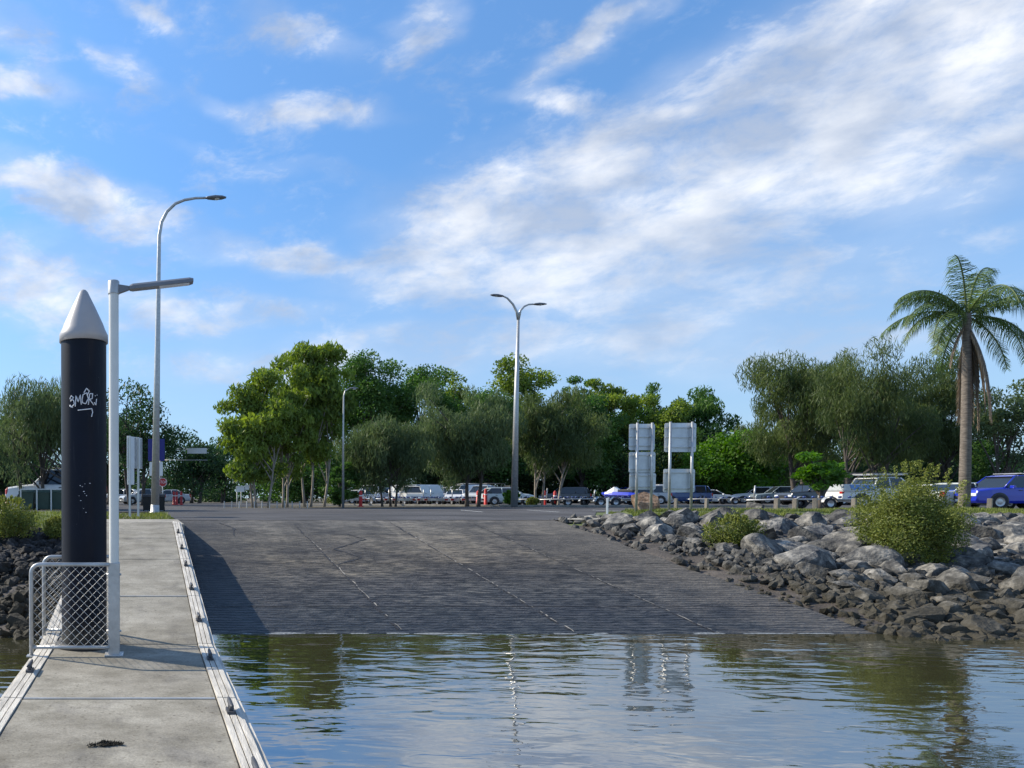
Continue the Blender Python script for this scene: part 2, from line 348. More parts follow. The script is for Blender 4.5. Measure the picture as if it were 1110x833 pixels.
M = dict(
 deck=concrete_mat('deck_concrete', (.36, .335, .28), (.235, .215, .175), (.15, .14, .125)),
 kerbc=concrete_mat('kerb_concrete', (.42, .39, .33), (.3, .28, .24), (.2, .19, .17)),
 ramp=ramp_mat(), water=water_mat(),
 asphalt=mat('asphalt', (.085, .083, .085), .85, .35, .35, .4, 60, spec=.2),
 ground=mat('leaf_litter_soil', (.09, .075, .045), .95, .4, .8, .5, 12),
 mud=mat('muddy_shingle', (.075, .062, .05), .8, .55, 3, 1, 25),
 turf=mat('verge_turf', (.10, .125, .035), .95, .4, 2, .5, 40),
 rock=None, wetrock=None,
 black=mat('black_sleeve', (.002, .004, .012), .5, .3, 2, .03, 20, spec=.22),
 cone=mat('cone_plastic', (.36, .345, .345), .45, .08, 3, .03, 30),
 galv=mat('galvanised_steel', (.48, .48, .47), .42, .18, 9, .05, 40, metal=.55),
 alu=mat('sign_aluminium', (.60, .63, .65), .45, .16, 3, .04, 20, metal=.35),
 whitepole=mat('cream_painted_steel', (.66, .65, .60), .4, .08, 3, .03, 20),
 lampgrey=mat('lamp_housing', (.16, .17, .19), .45, .15, 5),
 board=mat('weathered_fender_boards', (.56, .52, .45), .75, .35, 5, .4, 40, stretch=(4, .5, 1)),
 rubber=mat('black_rubber', (.02, .02, .02), .7, .2, 8),
 cleat=mat('cast_cleat', (.055, .057, .065), .55, .3, 10, .2, 30),
 tyre=mat('tyre_rubber', (.025, .025, .026), .8, .2, 8), rim=mat('alloy_rim', (.45, .45, .46), .3, .1, 8, metal=.7),
 glass=mat('tinted_glass', (.02, .025, .03), .06, .1, 2, spec=.8),
 trim=mat('black_trim', (.03, .03, .03), .5, .1, 5),
 head=mat('headlamp_lens', (.7, .72, .74), .12, .05, 5), tail=mat('tail_lamp', (.45, .02, .015), .2, .1, 5),
 plate=mat('plate_white', (.75, .74, .68), .4, .05, 5),
 red=mat('red_plastic', (.50, .028, .022), .45, .15, 5), wband=mat('white_band', (.8, .8, .78), .4, .1, 5),
 timber=mat('grey_timber', (.23, .20, .165), .85, .3, 6, .6, 30, stretch=(6, 6, .6)),
 white=mat('white_paint', (.78, .78, .76), .35, .06, 2), blue=mat('blue_panel', (.012, .016, .19), .4, .1, 2),
 bin=mat('green_bin', (.04, .075, .055), .5, .2, 5),
 chalk=mat('chalk_paint', (.72, .73, .76), .7, .2, 30),
 bark=mat('gum_bark', (.30, .26, .21), .85, .45, 3, .5, 14, stretch=(3, 3, .5)),
 rachis=mat('frond_rib', (.10, .13, .035), .6, .3, 6),
 darkbark=mat('dark_bark', (.085, .07, .058), .9, .4, 4, .8, 14, stretch=(3, 3, .5)),
 palmbark=mat('palm_bark', (.17, .14, .115), .9, .5, 6, .6, 14, stretch=(1, 1, 4)),
 weed=mat('dried_weed', (.035, .03, .02), .9, .4, 20),
)
def rockmat(name, c1, c2, c3):
    m, t, p = new_mat(name); n = t.nodes; l = t.links
    g = n.new('ShaderNodeNewGeometry'); oi = n.new('ShaderNodeObjectInfo')
    x = n.new('ShaderNodeTexNoise'); x.inputs['Scale'].default_value = 5; x.inputs['Detail'].default_value = 9; x.inputs['Roughness'].default_value = .65; l.new(g.outputs['Position'], x.inputs['Vector'])
    r = n.new('ShaderNodeValToRGB'); l.new(x.outputs[0], r.inputs[0]); e = r.color_ramp.elements; e.new(.5)
    for k, (pp, c) in enumerate(((.36, c1), (.5, c2), (.66, c3))): e[k].position = pp; e[k].color = (*c, 1)
    hs = n.new('ShaderNodeHueSaturation'); l.new(r.outputs[0], hs.inputs['Color'])
    mr = n.new('ShaderNodeMapRange'); l.new(oi.outputs['Random'], mr.inputs[0]); mr.inputs[3].default_value = .55; mr.inputs[4].default_value = 1.45; l.new(mr.outputs[0], hs.inputs['Value'])
    # tide mark: rocks low on the bank are stained darker by wet algae, with a ragged edge
    s = n.new('ShaderNodeSeparateXYZ'); l.new(g.outputs['Position'], s.inputs[0])
    ad = n.new('ShaderNodeMath'); ad.operation = 'MULTIPLY_ADD'; l.new(x.outputs[0], ad.inputs[0]); ad.inputs[1].default_value = .8; l.new(s.outputs[2], ad.inputs[2])
    tr = n.new('ShaderNodeMapRange'); l.new(ad.outputs[0], tr.inputs[0]); tr.inputs[1].default_value = .75; tr.inputs[2].default_value = 1.35; tr.inputs[3].default_value = .82; tr.inputs[4].default_value = 0
    mx_ = n.new('ShaderNodeMix'); mx_.data_type = 'RGBA'; l.new(tr.outputs[0], mx_.inputs[0]); l.new(hs.outputs[0], mx_.inputs[6]); mx_.inputs[7].default_value = (.042, .036, .022, 1)
    l.new(mx_.outputs[2], p.inputs['Base Color']); p.inputs['Roughness'].default_value = .85; p.inputs['Specular IOR Level'].default_value = .3
    b = n.new('ShaderNodeBump'); b.inputs['Strength'].default_value = .8; b.inputs['Distance'].default_value = .04
    y = n.new('ShaderNodeTexNoise'); y.inputs['Scale'].default_value = 16; y.inputs['Detail'].default_value = 8; l.new(g.outputs['Position'], y.inputs['Vector']); l.new(y.outputs[0], b.inputs['Height']); l.new(b.outputs[0], p.inputs['Normal'])
    return m
def pile_mat():
    m = mat('black_sleeve_worn', (.002, .004, .012), .5, .3, 2, .03, 20, spec=.22); t = m.node_tree; n = t.nodes; l = t.links; p = n['Principled BSDF']
    src = p.inputs['Base Color'].links[0].from_socket; g = n.new('ShaderNodeNewGeometry')
    def ns(sc, st, lo, hi, off=0):
        mm = n.new('ShaderNodeMapping'); mm.inputs['Scale'].default_value = st; mm.inputs['Location'].default_value = (off, 0, 0); l.new(g.outputs['Position'], mm.inputs[0])
        x = n.new('ShaderNodeTexNoise'); x.inputs['Scale'].default_value = sc; x.inputs['Detail'].default_value = 8; x.inputs['Roughness'].default_value = .7; l.new(mm.outputs[0], x.inputs['Vector'])
        r = n.new('ShaderNodeMapRange'); l.new(x.outputs[0], r.inputs[0]); r.inputs[1].default_value = lo; r.inputs[2].default_value = hi; return r.outputs[0]
    def mx_(f, a, col):
        x = n.new('ShaderNodeMix'); x.data_type = 'RGBA'; l.new(f, x.inputs[0]); l.new(a, x.inputs[6]); x.inputs[7].default_value = (*col, 1); return x.outputs[2]
    a = mx_(ns(3, (4, 4, .25), .60, .9), src, (.06, .065, .075))
    a = mx_(ns(14, (1, 1, 2.5), .68, .74, 3), a, (.16, .165, .17))
    s_ = n.new('ShaderNodeSeparateXYZ'); l.new(g.outputs['Position'], s_.inputs[0])
    r = n.new('ShaderNodeMapRange'); l.new(s_.outputs[2], r.inputs[0]); r.inputs[1].default_value = .78; r.inputs[2].default_value = .5; r.inputs[4].default_value = .6
    q = n.new('ShaderNodeMath'); q.operation = 'MULTIPLY'; l.new(r.outputs[0], q.inputs[0]); l.new(ns(9, (1, 1, 1), .3, .6, 7), q.inputs[1])
    a = mx_(q.outputs[0], a, (.11, .10, .075)); l.new(a, p.inputs['Base Color']); return m
M['black'] = pile_mat()
M['rock'] = rockmat('bank_rock', (.040, .041, .045), (.115, .112, .105), (.30, .28, .245))
M['brownrock'] = rockmat('brown_boulder', (.10, .065, .04), (.20, .13, .085), (.30, .22, .16))
M['wetrock'] = rockmat('mud_coated_rock', (.012, .012, .013), (.03, .029, .03), (.07, .066, .065))
LM = dict(
 gum=leafmat('gum_leaves', (0.068, 0.115, 0.024), (0.270, 0.351, 0.061)),
 green=leafmat('green_leaves', (0.030, 0.081, 0.019), (0.115, 0.209, 0.046)),
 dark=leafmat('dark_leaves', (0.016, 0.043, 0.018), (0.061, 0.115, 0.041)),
 oak=leafmat('she_oak_needles', (.036, .066, .024), (.155, .195, .062)),
 grey=leafmat('grey_green_leaves', (.050, .085, .036), (.165, .215, .090)),
 fig=leafmat('bright_leaves', (.04, .10, .012), (.13, .27, .03)),
 bush=leafmat('mangrove_leaves', (.05, .085, .018), (.27, .29, .065), .3),
 palm=leafmat('palm_leaflets', (.035, .07, .022), (.16, .23, .07), .38),
 dead=leafmat('dead_fronds', (.20, .14, .09), (.42, .33, .23), .3),
 grass=leafmat('grass_blades', (.06, .085, .02), (.22, .25, .06), .3),
)

# ------------------------------------------------------------------ setting: ground, ramp, water
SL = .163; W0 = 11.1; CP = 1.45         # ramp slope, waterline distance, car park level
def sstep(a, b, x):
    t = min(1, max(0, (x-a)/(b-a))); return t*t*(3-2*t)
def bank_z(x, y):
    pts = [(5, -1.2), (10.6, -.12), (12.2, .25), (14, .65), (16, 1.0), (18.3, 1.36), (19.6, 1.47), (22, 1.60), (26, 1.61), (30.5, CP-.01), (9999, CP-.01)]
    if y > 19 and x < 12.2+.6*(y-20)+1: return min(CP-.01, 1.47)
    for (a, za), (b, zb) in zip(pts, pts[1:]):
        if y <= b: return za+(zb-za)*max(0, (y-a))/(b-a)
    return CP
def left_z(x, y):
    pts = [(5, -1.2), (10.4, -.15), (12, .25), (14, .75), (16.2, 1.30), (17.5, CP), (9999, CP)]
    for (a, za), (b, zb) in zip(pts, pts[1:]):
        if y <= b: return za+(zb-za)*max(0, (y-a))/(b-a)
    return CP
def ground_z(x, y):
    rampz = min(CP-.03, SL*(y-W0)-.12)
    if y < 5: base = -1.2
    if x > 10.9: z = bank_z(x, y) if y > 5 else -1.2
    elif x < -1.25: z = left_z(x, y) if y > 5 else -1.2
    else: z = max(-1.2, rampz)
    if 10.9 < x < 12.6 and y < 20:       # bank blends up from the ramp edge
        t = sstep(10.9, 12.6, x); z = (max(-1.2, rampz)+.08)*(1-t)+z*t
    return z
xs = sorted(set([-3000, -1200, -500, -200, -90, -50, -35] + [round(-30+.75*i, 3) for i in range(34)] + [-4.5+.2*i for i in range(16)] + [-1.3, -1.2, 0, 5, 10.8] + [round(10.95+.25*i, 3) for i in range(80)] + [32, 36, 45, 60, 90, 200, 500, 1200, 3000]))
ys = sorted(set([-3000, -1000, -300, -60, -10, 4, 6, 8, 9] + [round(9.6+.25*i, 3) for i in range(84)] + [31, 33, 36, 45, 60, 90, 150, 300, 700, 1500, 4000]))
from mathutils import noise as mn
V = []; 
for y in ys:
    for x in xs:
        z = ground_z(x, y)
        if 9 < y < 31 and (x > 11 or x < -1.4) and abs(x) < 35 and not (y > 19 and 0 < x < 13.7+.6*(y-20)): z += .09*mn.noise(Vector((x*1.3, y*1.3, 0)))+.05*mn.noise(Vector((x*4, y*4, 3)))
        V.append((x, y, z))
nx = len(xs); Q = [(j*nx+i, j*nx+i+1, (j+1)*nx+i+1, (j+1)*nx+i) for j in range(len(ys)-1) for i in range(nx-1)]
g = np_mesh('ground', V, Q, M['ground'], smooth=True); tag(g, kind='structure')
g.data.materials.append(M['mud']); g.data.materials.append(M['turf'])
for p_ in g.data.polygons:
    c = p_.center
    if c.y < 19.6 and abs(c.x) < 60: p_.material_index = 1
    if c.x < -1.3 and c.y < 16.4 and abs(c.x) < 60: p_.material_index = 1
    if c.x > 10.9 and 19.3 < c.y < 32 or (c.x < -1.3 and 16.4 < c.y < 60): p_.material_index = 2
wm = MB().add([(-3000, -3000, 0), (3000, -3000, 0), (3000, 60, 0), (-3000, 60, 0)], [(0, 1, 2, 3)]).build('water', M['water'], fixn=False); tag(wm, kind='structure')

# ramp slab
V = []; xr = [-1.25+.35*i for i in range(36)]; xr[-1] = 11.0; xr = [x for x in xr if x <= 11.0]
yr = [7+.4*i for i in range(33)] + [20.0]
yr = sorted(set(y for y in yr if y <= 20.0))
for y in yr:
    for x in xr:
        e = .25*mn.noise(Vector((y*.7, 3, 0))) if x > 10.9 else 0
        V.append((x+e, y, SL*(y-W0)))
nx = len(xr); Q = [(j*nx+i, j*nx+i+1, (j+1)*nx+i+1, (j+1)*nx+i) for j in range(len(yr)-1) for i in range(nx-1)]
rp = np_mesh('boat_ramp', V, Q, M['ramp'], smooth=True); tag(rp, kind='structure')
def rz_(y): return SL*(y-W0) if y < 20 else CP
fm = MB()  # pale strip along the waterline: sky reflection painted in as plain colour
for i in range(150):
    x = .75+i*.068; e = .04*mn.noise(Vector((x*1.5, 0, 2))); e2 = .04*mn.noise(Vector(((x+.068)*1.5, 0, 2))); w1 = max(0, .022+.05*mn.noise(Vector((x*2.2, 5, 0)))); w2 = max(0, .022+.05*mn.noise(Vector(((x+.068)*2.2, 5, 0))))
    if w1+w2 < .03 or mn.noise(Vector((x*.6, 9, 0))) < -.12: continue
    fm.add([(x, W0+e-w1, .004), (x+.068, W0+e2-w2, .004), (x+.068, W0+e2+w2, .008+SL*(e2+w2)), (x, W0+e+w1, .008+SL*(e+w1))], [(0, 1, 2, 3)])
M['glint'] = mat('painted_glint', (.2, .21, .21), .6, .6, 30)
fo = fm.build('glint_line', M['glint'], fixn=False); tag(fo, 'thin pale line painted as sky glint where water laps the boat ramp', 'glint', kind='stuff')
# expansion joints: ragged sealed cracks running up and across the ramp
def crack(pts, wdt, mname, name='joint_seam', seed=1, parent=None, gaps=.0):
    r_ = random.Random(seed); mb = MB(); P = []
    for (a, b) in zip(pts, pts[1:]):
        n = max(2, int((Vector(b)-Vector(a)).length/.09))
        for k in range(n): P.append(Vector(a).lerp(Vector(b), k/n))
    P.append(Vector(pts[-1])); off = 0
    for i in range(len(P)-1):
        if r_.random() < gaps: continue
        d = (P[i+1]-P[i]).normalized(); nrm = Vector((-d.y, d.x, 0))
        o1 = .03*mn.noise(P[i]*2.5+Vector((seed, 0, 0)))+.012*mn.noise(P[i]*14); o2 = .03*mn.noise(P[i+1]*2.5+Vector((seed, 0, 0)))+.012*mn.noise(P[i+1]*14)
        w1 = wdt*(.35+1.3*abs(mn.noise(P[i]*3+Vector((9, seed, 0))))); w2 = wdt*(.35+1.3*abs(mn.noise(P[i+1]*3+Vector((9, seed, 0)))))
        q = [P[i]+nrm*(o1-w1), P[i]+nrm*(o1+w1), P[i+1]+nrm*(o2+w2), P[i+1]+nrm*(o2-w2)]
        mb.add([(v.x, v.y, rz_(v.y)+.006) for v in q], [(0, 3, 2, 1)])
    return mb.build(name, M[mname], parent, fixn=False)
M['seal'] = mat('joint_sealant', (.018, .017, .018), .7, .3, 9); M['silt'] = mat('pale_silt', (.30, .275, .235), .9, .5, 12)
for i, (x, y0, y1) in enumerate(((3.85, 11.2, 19.6), (6.45, 11.1, 19.9), (8.6, 11.1, 19.8))):
    crack([(x, y0, 0), (x, y1, 0)], .022, 'seal', 'joint_seam', 3+i, rp, .25)
    crack([(x+.03, y0, 0), (x+.03, y1-2, 0)], .012, 'silt', 'silt_seam', 13+i, rp, .5)
crack([(4.9, 18.2, 0), (5.2, 17.6, 0), (4.2, 16.6, 0), (4.6, 15.8, 0), (3.9, 15.2, 0)], .03, 'seal', 'joint_seam', 23, rp)
crack([(1.9, 19.6, 0), (2.2, 18.9, 0), (2.1, 18.0, 0)], .03, 'seal', 'joint_seam', 24, rp)
for i, y in enumerate((12.45, 15.35, 18.1)):
    crack([(.4 if i else -.5, y, 0), (10.9-.4*i*0, y, 0)], .016, 'seal', 'joint_seam', 31+i, rp, .08)
crack([(-1, 19.97, 0), (10.9, 19.97, 0)], .02, 'seal', 'joint_seam', 41, rp)

# abutment under the land end of the walkway
ab = MB().box((-.23, 18.3, .72), (2.1, 3.7, 1.5)).build('concrete_abutment', M['kerbc'], bevel=.02); tag(ab, 'concrete abutment block where the walkway meets the land', 'abutment')
# car park: asphalt sheet + concrete apron
asp = MB()
asp.add([(-60, 31, CP+.006), (.5, 31, CP+.006), (.82, 20.0, CP+.006), (11.9, 20.0, CP+.006), (13.9, 23, CP+.006), (18.8, 31, CP+.006), (70, 33, CP+.006), (70, 49, CP+.006), (24, 50, CP+.006), (13, 63, CP+.006), (-60, 66, CP+.006)], [tuple(range(11))])
asp = asp.build('car_park', M['asphalt'], fixn=False); tag(asp, kind='structure')
asp.data.polygons[0].flip() if asp.data.polygons[0].normal.z < 0 else None
# far car park under the parked cars
fp = MB().add([(-60, 66.0, CP+.006), (13, 63.0, CP+.006), (24, 50, CP+.006), (70, 49, CP+.006), (70, 93, CP+.006), (-60, 95, CP+.006)], [tuple(range(6))]).build('parking_bays', M['asphalt'], fixn=False); tag(fp, kind='structure')
gb = MB().add([(4.5, 43.5, CP+.014), (12, 44, CP+.014), (20.5, 48.3, CP+.014), (22.5, 51.8, CP+.014), (17, 54, CP+.014), (13, 56, CP+.014), (12, 66, CP+.014), (3, 66, CP+.014)], [tuple(range(7))]).build('garden_bed_ground', M['ground'], fixn=False); tag(gb, kind='structure')
# kerbed planting strip between the open asphalt and the bays
kb = MB()
kp = [(13, 62.6), (24, 50.2), (30, 48.8), (42, 48.6)]
for (a, b) in zip(kp, kp[1:]):
    d = (Vector(b)-Vector(a)); ang = math.atan2(d.y, d.x); mid = (Vector(a)+Vector(b))/2
    kb.box((mid.x, mid.y, CP+.065), (d.length+.05, .18, .13), Matrix.Rotation(ang, 3, 'Z'))
kb = kb.build('kerb', M['kerbc'], bevel=.02); tag(kb, kind='structure')
# faint painted bay lines
pl = MB()
for i in range(8):
    x = 14+i*3.2; pl.add([(x, 31+.0, CP+.011), (x+.1, 31, CP+.011), (x+1.3, 36, CP+.011), (x+1.2, 36, CP+.011)], [(0, 1, 2, 3)])
pl = pl.build('bay_lines', M['wband'], fixn=False); tag(pl, kind='structure')

# ------------------------------------------------------------------ grass blades
def grass(name, label, regions, n, h, seed):
    rs = np.random.RandomState(seed); V = []; Qs = []; T = []
    for (x0, x1, y0, y1, frac) in regions:
        k = int(n*frac); X = rs.uniform(x0, x1, k); Y = rs.uniform(y0, y1, k)
        for x, y in zip(X, Y):
            nn = mn.noise(Vector((x*.7, y*.7, 0)))
            if nn < -.25 or (x > 11 and x < 12.6+.6*(y-20)): continue
            z = ground_z(x, y)-.03+.06*0; hh = h*(.5+rs.rand())*(1+nn*.8); a = rs.rand()*6.28; wd = .02
            dx, dy = math.cos(a)*wd, math.sin(a)*wd; lx, ly = rs.uniform(-.4, .4, 2)*hh; m_ = len(V)
            V += [(x-dx, y-dy, z), (x+dx, y+dy, z), (x+lx, y+ly, z+hh)]; Qs.append((m_, m_+1, m_+2)); t = min(1, max(0, .5+nn+rs.uniform(-.3, .3))); T += [t]*3
    o = np_mesh(name, V, Qs, LM['grass'], tint=T); return tag(o, label, 'grass', kind='stuff')
grass('grass', 'sunlit mown grass behind the rock bank beside the car park', [(12.5, 30, 19.2, 24, .6), (14, 34, 23, 30.5, .4)], 62000, .10, 1)
grass('grass', 'strip of grass at the land end of the concrete walkway', [(-9, .75, 17.8, 30, .75), (-9, -1.3, 16, 18, .25)], 22000, .10, 2)

# ------------------------------------------------------------------ rocks
def rock_mesh(seed, m, sub=3, cuts=9):
    r_ = random.Random(seed); bm = bmesh.new(); bmesh.ops.create_icosphere(bm, subdivisions=sub, radius=1)
    planes = []
    for _ in range(cuts+4):
        n = Vector((r_.gauss(0, 1), r_.gauss(0, 1), r_.gauss(0, 1))).normalized(); planes.append((n, r_.uniform(.38, .74)))
    for v in bm.verts:
        c = v.co.copy()
        for n, d in planes:
            k = c.dot(n)
            if k > d: c -= n*(k-d)
        c *= 1+.07*mn.noise(v.co*2.2+Vector((seed, 0, 0)))+.035*mn.noise(v.co*6+Vector((0, seed, 0)))
        v.co = c
    me = bpy.data.meshes.new('rock'); bm.to_mesh(me); bm.free(); me.materials.append(m); return me
ROCKS = [rock_mesh(100+i, M['rock']) for i in range(14)]
WETR = [rock_mesh(200+i, M['wetrock'], 2) for i in range(8)]
rr = random.Random(21)
def rock(me, x, y, z, s, label, group, name='rock'):
    o = bpy.data.objects.new(name, me); C.objects.link(o); o.location = (x, y, z)
    o.scale = (s*rr.uniform(.85, 1.3), s*rr.uniform(.8, 1.15), s*rr.uniform(.6, .95)); o.rotation_euler = (rr.uniform(-.5, .5), rr.uniform(-.5, .5), rr.uniform(0, 6.28))
    return tag(o, label, 'rock', group)
placed = []
def ok(x, y, s):
    return all((x-a)**2+(y-b)**2 > (.72*(s+c))**2 for a, b, c in placed)
nR = 0
def zone(px, z):
    return
SHR = [(12.55, 16.2, .45)]
big = []
for size_lo, size_hi, tries in ((.36, .52, 1500), (.27, .37, 3200), (.19, .27, 3600)):
    for _ in range(tries):
        if nR >= 300: break
        y = rr.uniform(11.0, 19.7); xmax = (1135-CX)/F*y+.2; x = rr.uniform(11.0, max(11.5, xmax))
        edge = 11.15+max(0, (1.1-.16*abs(y-14)))*1.1
        if x < edge+(.3 if size_lo > .35 else .1): continue
        if size_lo > .35 and y < 14.0+rr.random()*1.5-(x-12)*.9: continue
        if (x-12.85)**2+(y-16.0)**2 < .42: continue
        s = rr.uniform(size_lo, size_hi)
        if y > 18.9: s *= .72
        if not ok(x, y, s): continue
        placed.append((x, y, s)); nR += 1
        px = CX+F*x/y; tier = 'top' if y > 17.3 else 'middle' if y > 14 else 'low'
        reg = ('beside the boat ramp' if px < 700 else 'in front of the signposts' if px < 765 else 'around the small shrub' if px < 830 else 'left of the large bush' if px < 935 else 'below the large bush' if px < 1050 else 'right of the large bush')
        kind_ = {'top': 'grey angular rock on top of the bank ', 'middle': 'grey rock halfway down the bank ', 'low': 'stained rock low on the bank near the water '}[tier]
        o = rock(rr.choice(ROCKS), x, y, ground_z(x, y)+s*.12, s, kind_+reg, 'rocks '+tier+' on the bank '+reg)
        if size_lo > .35: big.append((px, tier, o))
ORD = 'first second third fourth fifth sixth seventh eighth ninth tenth eleventh twelfth thirteenth fourteenth fifteenth sixteenth'.split()
for tier, ph in (('top', 'big boulder along the top of the bank, '), ('middle', 'big boulder halfway down the bank, ')):
    L_ = sorted([q for q in big if q[1] == tier], key=lambda q: q[0])
    for k, q in enumerate(L_[:16]): q[2]['label'] = ph+ORD[k]+' one counting from the boat ramp'
# small rubble between: uncountable
def rubble(name, label, n, fn, m, seed, s0, s1):
    rs = random.Random(seed); base = bmesh.new(); bmesh.ops.create_icosphere(base, subdivisions=1, radius=1)
    bv = np.array([v.co[:] for v in base.verts]); bf = np.array([[v.index for v in f.verts] for f in base.faces]); base.free()
    Vs = []; Fs = []; k = 0; rg = np.random.RandomState(seed)
    while k < n:
        r_ = fn(rs)
        if r_ is None: continue
        x, y = r_; s = s0+(s1-s0)*rs.random()**2.2
        rot = np.array(Euler((rs.random()*6, rs.random()*6, rs.random()*6)).to_matrix())
        v = (bv*rg.uniform(.6, 1.2, 3)*(1+rg.uniform(-.25, .25, (len(bv), 1))))@rot.T*s+np.array([x, y, ground_z(x, y)+s*.25])
        Vs.append(v); Fs.append(bf+k*len(bv)); k += 1
    o = np_mesh(name, np.concatenate(Vs), np.concatenate(Fs), m); return tag(o, label, 'rubble', kind='stuff')
def fR(rs):
    y = rs.uniform(10.4, 20.5); xm = (1135-CX)/F*y+.5; x = rs.uniform(10.95, max(11.3, xm))
    if x < 11.6+.3*mn.noise(Vector((0, y, 0))) and rs.random() < .7: return None
    if y > 15 and x > 12.5 and rs.random() < .6: return None
    return x, y
rubble('rubble', 'loose muddy stones filling the rock bank beside the boat ramp', 5600, fR, M['rock'], 5, .025, .14)
def fL(rs):
    return rs.uniform(-6, -1.25), 16.5-6.3*rs.random()**.8
rubble('rubble', 'black wet shingle left of the concrete walkway', 4500, fL, M['wetrock'], 6, .03, .12)
placed = []
for _ in range(900):
    y = rr.uniform(10.6, 16.0); x = rr.uniform(-(170/F)*y-.3, -1.35); s = rr.uniform(.10, .26)
    if not ok(x, y, s) or len(placed) >= 90: continue
    placed.append((x, y, s)); rock(rr.choice(WETR), x, y, ground_z(x, y)+s*.1, s, 'dark mud coated rock on the shore left of the walkway', 'dark rocks left of the walkway')
# boulders and pale slab on the right verge
b = rock(rock_mesh(301, M['brownrock']), *at(697, 548, 24.5), .55, 'large upright brown boulder behind the left pair of signposts', None, 'boulder'); b.scale = (.52, .45, .62); b.rotation_euler = (0, .1, .4); b.location.z = CP+.35
p = at(816, 548, 28); b = rock(rock_mesh(302, M['rock']), p.x, p.y, CP+.2, .4, 'pale grey boulder alone on the grass in front of white wagon', None, 'boulder'); b.scale = (.55, .45, .42)
p = at(655, 567, 20.3); b = rock(rock_mesh(303, M['kerbc'], 3, 5), p.x-.4, p.y, CP+.0, .5, 'low pale concrete hump at the top right corner of the ramp', None, 'concrete_hump'); b.scale = (1.0, .8, .17); b.rotation_euler = (0, 0, .1)

# ------------------------------------------------------------------ foliage
def leaves(rs, cen, rad, per, Ls, Wd, droop=0.3, tb=None):
    """cen (n,3), rad (n,3): clump ellipsoids; returns vertices, quads, tint"""
    n = len(cen); idx = np.repeat(np.arange(n), per)
    d = rs.normal(size=(len(idx), 3)); d /= np.linalg.norm(d, axis=1)[:, None]; r = rs.rand(len(idx))**(1/2.2)
    p = cen[idx]+d*r[:, None]*rad[idx]
    ax = rs.normal(size=(len(idx), 3)); ax[:, 2] -= droop*2.2; ax /= np.linalg.norm(ax, axis=1)[:, None]
    sd_ = np.cross(ax, rs.normal(size=ax.shape)); sd_ /= np.linalg.norm(sd_, axis=1)[:, None]+1e-9
    Lh = (Ls*(.6+.8*rs.rand(len(idx))))[:, None]/2; Wh = (Wd*(.6+.8*rs.rand(len(idx))))[:, None]/2
    Vv = np.stack([p-ax*Lh, p+sd_*Wh, p+ax*Lh, p-sd_*Wh], 1).reshape(-1, 3)
    Qq = np.arange(len(idx)*4).reshape(-1, 4)
    t = (tb[idx] if tb is not None else .5)+rs.uniform(-.22, .22, len(idx))
    return Vv, Qq, np.repeat(np.clip(t, 0, 1), 4)
def bez(a, b, c, n=6): return [a*(1-t)**2+b*2*t*(1-t)+c*t*t for t in [i/n for i in range(n+1)]]
STY = {  # leaf len, width, droop, clump radius factor, clump flatten, dens
 'gum': (.42, .12, .8, .14, .9, 1.1), 'dense': (.26, .15, .2, .17, .8, 1.3), 'oak': (.50, .05, 1.1, .115, 1.3, 1.25), 'fig': (.30, .20, .2, .2, .8, 1.2), 'open': (.3, .11, .5, .13, .8, .8)}
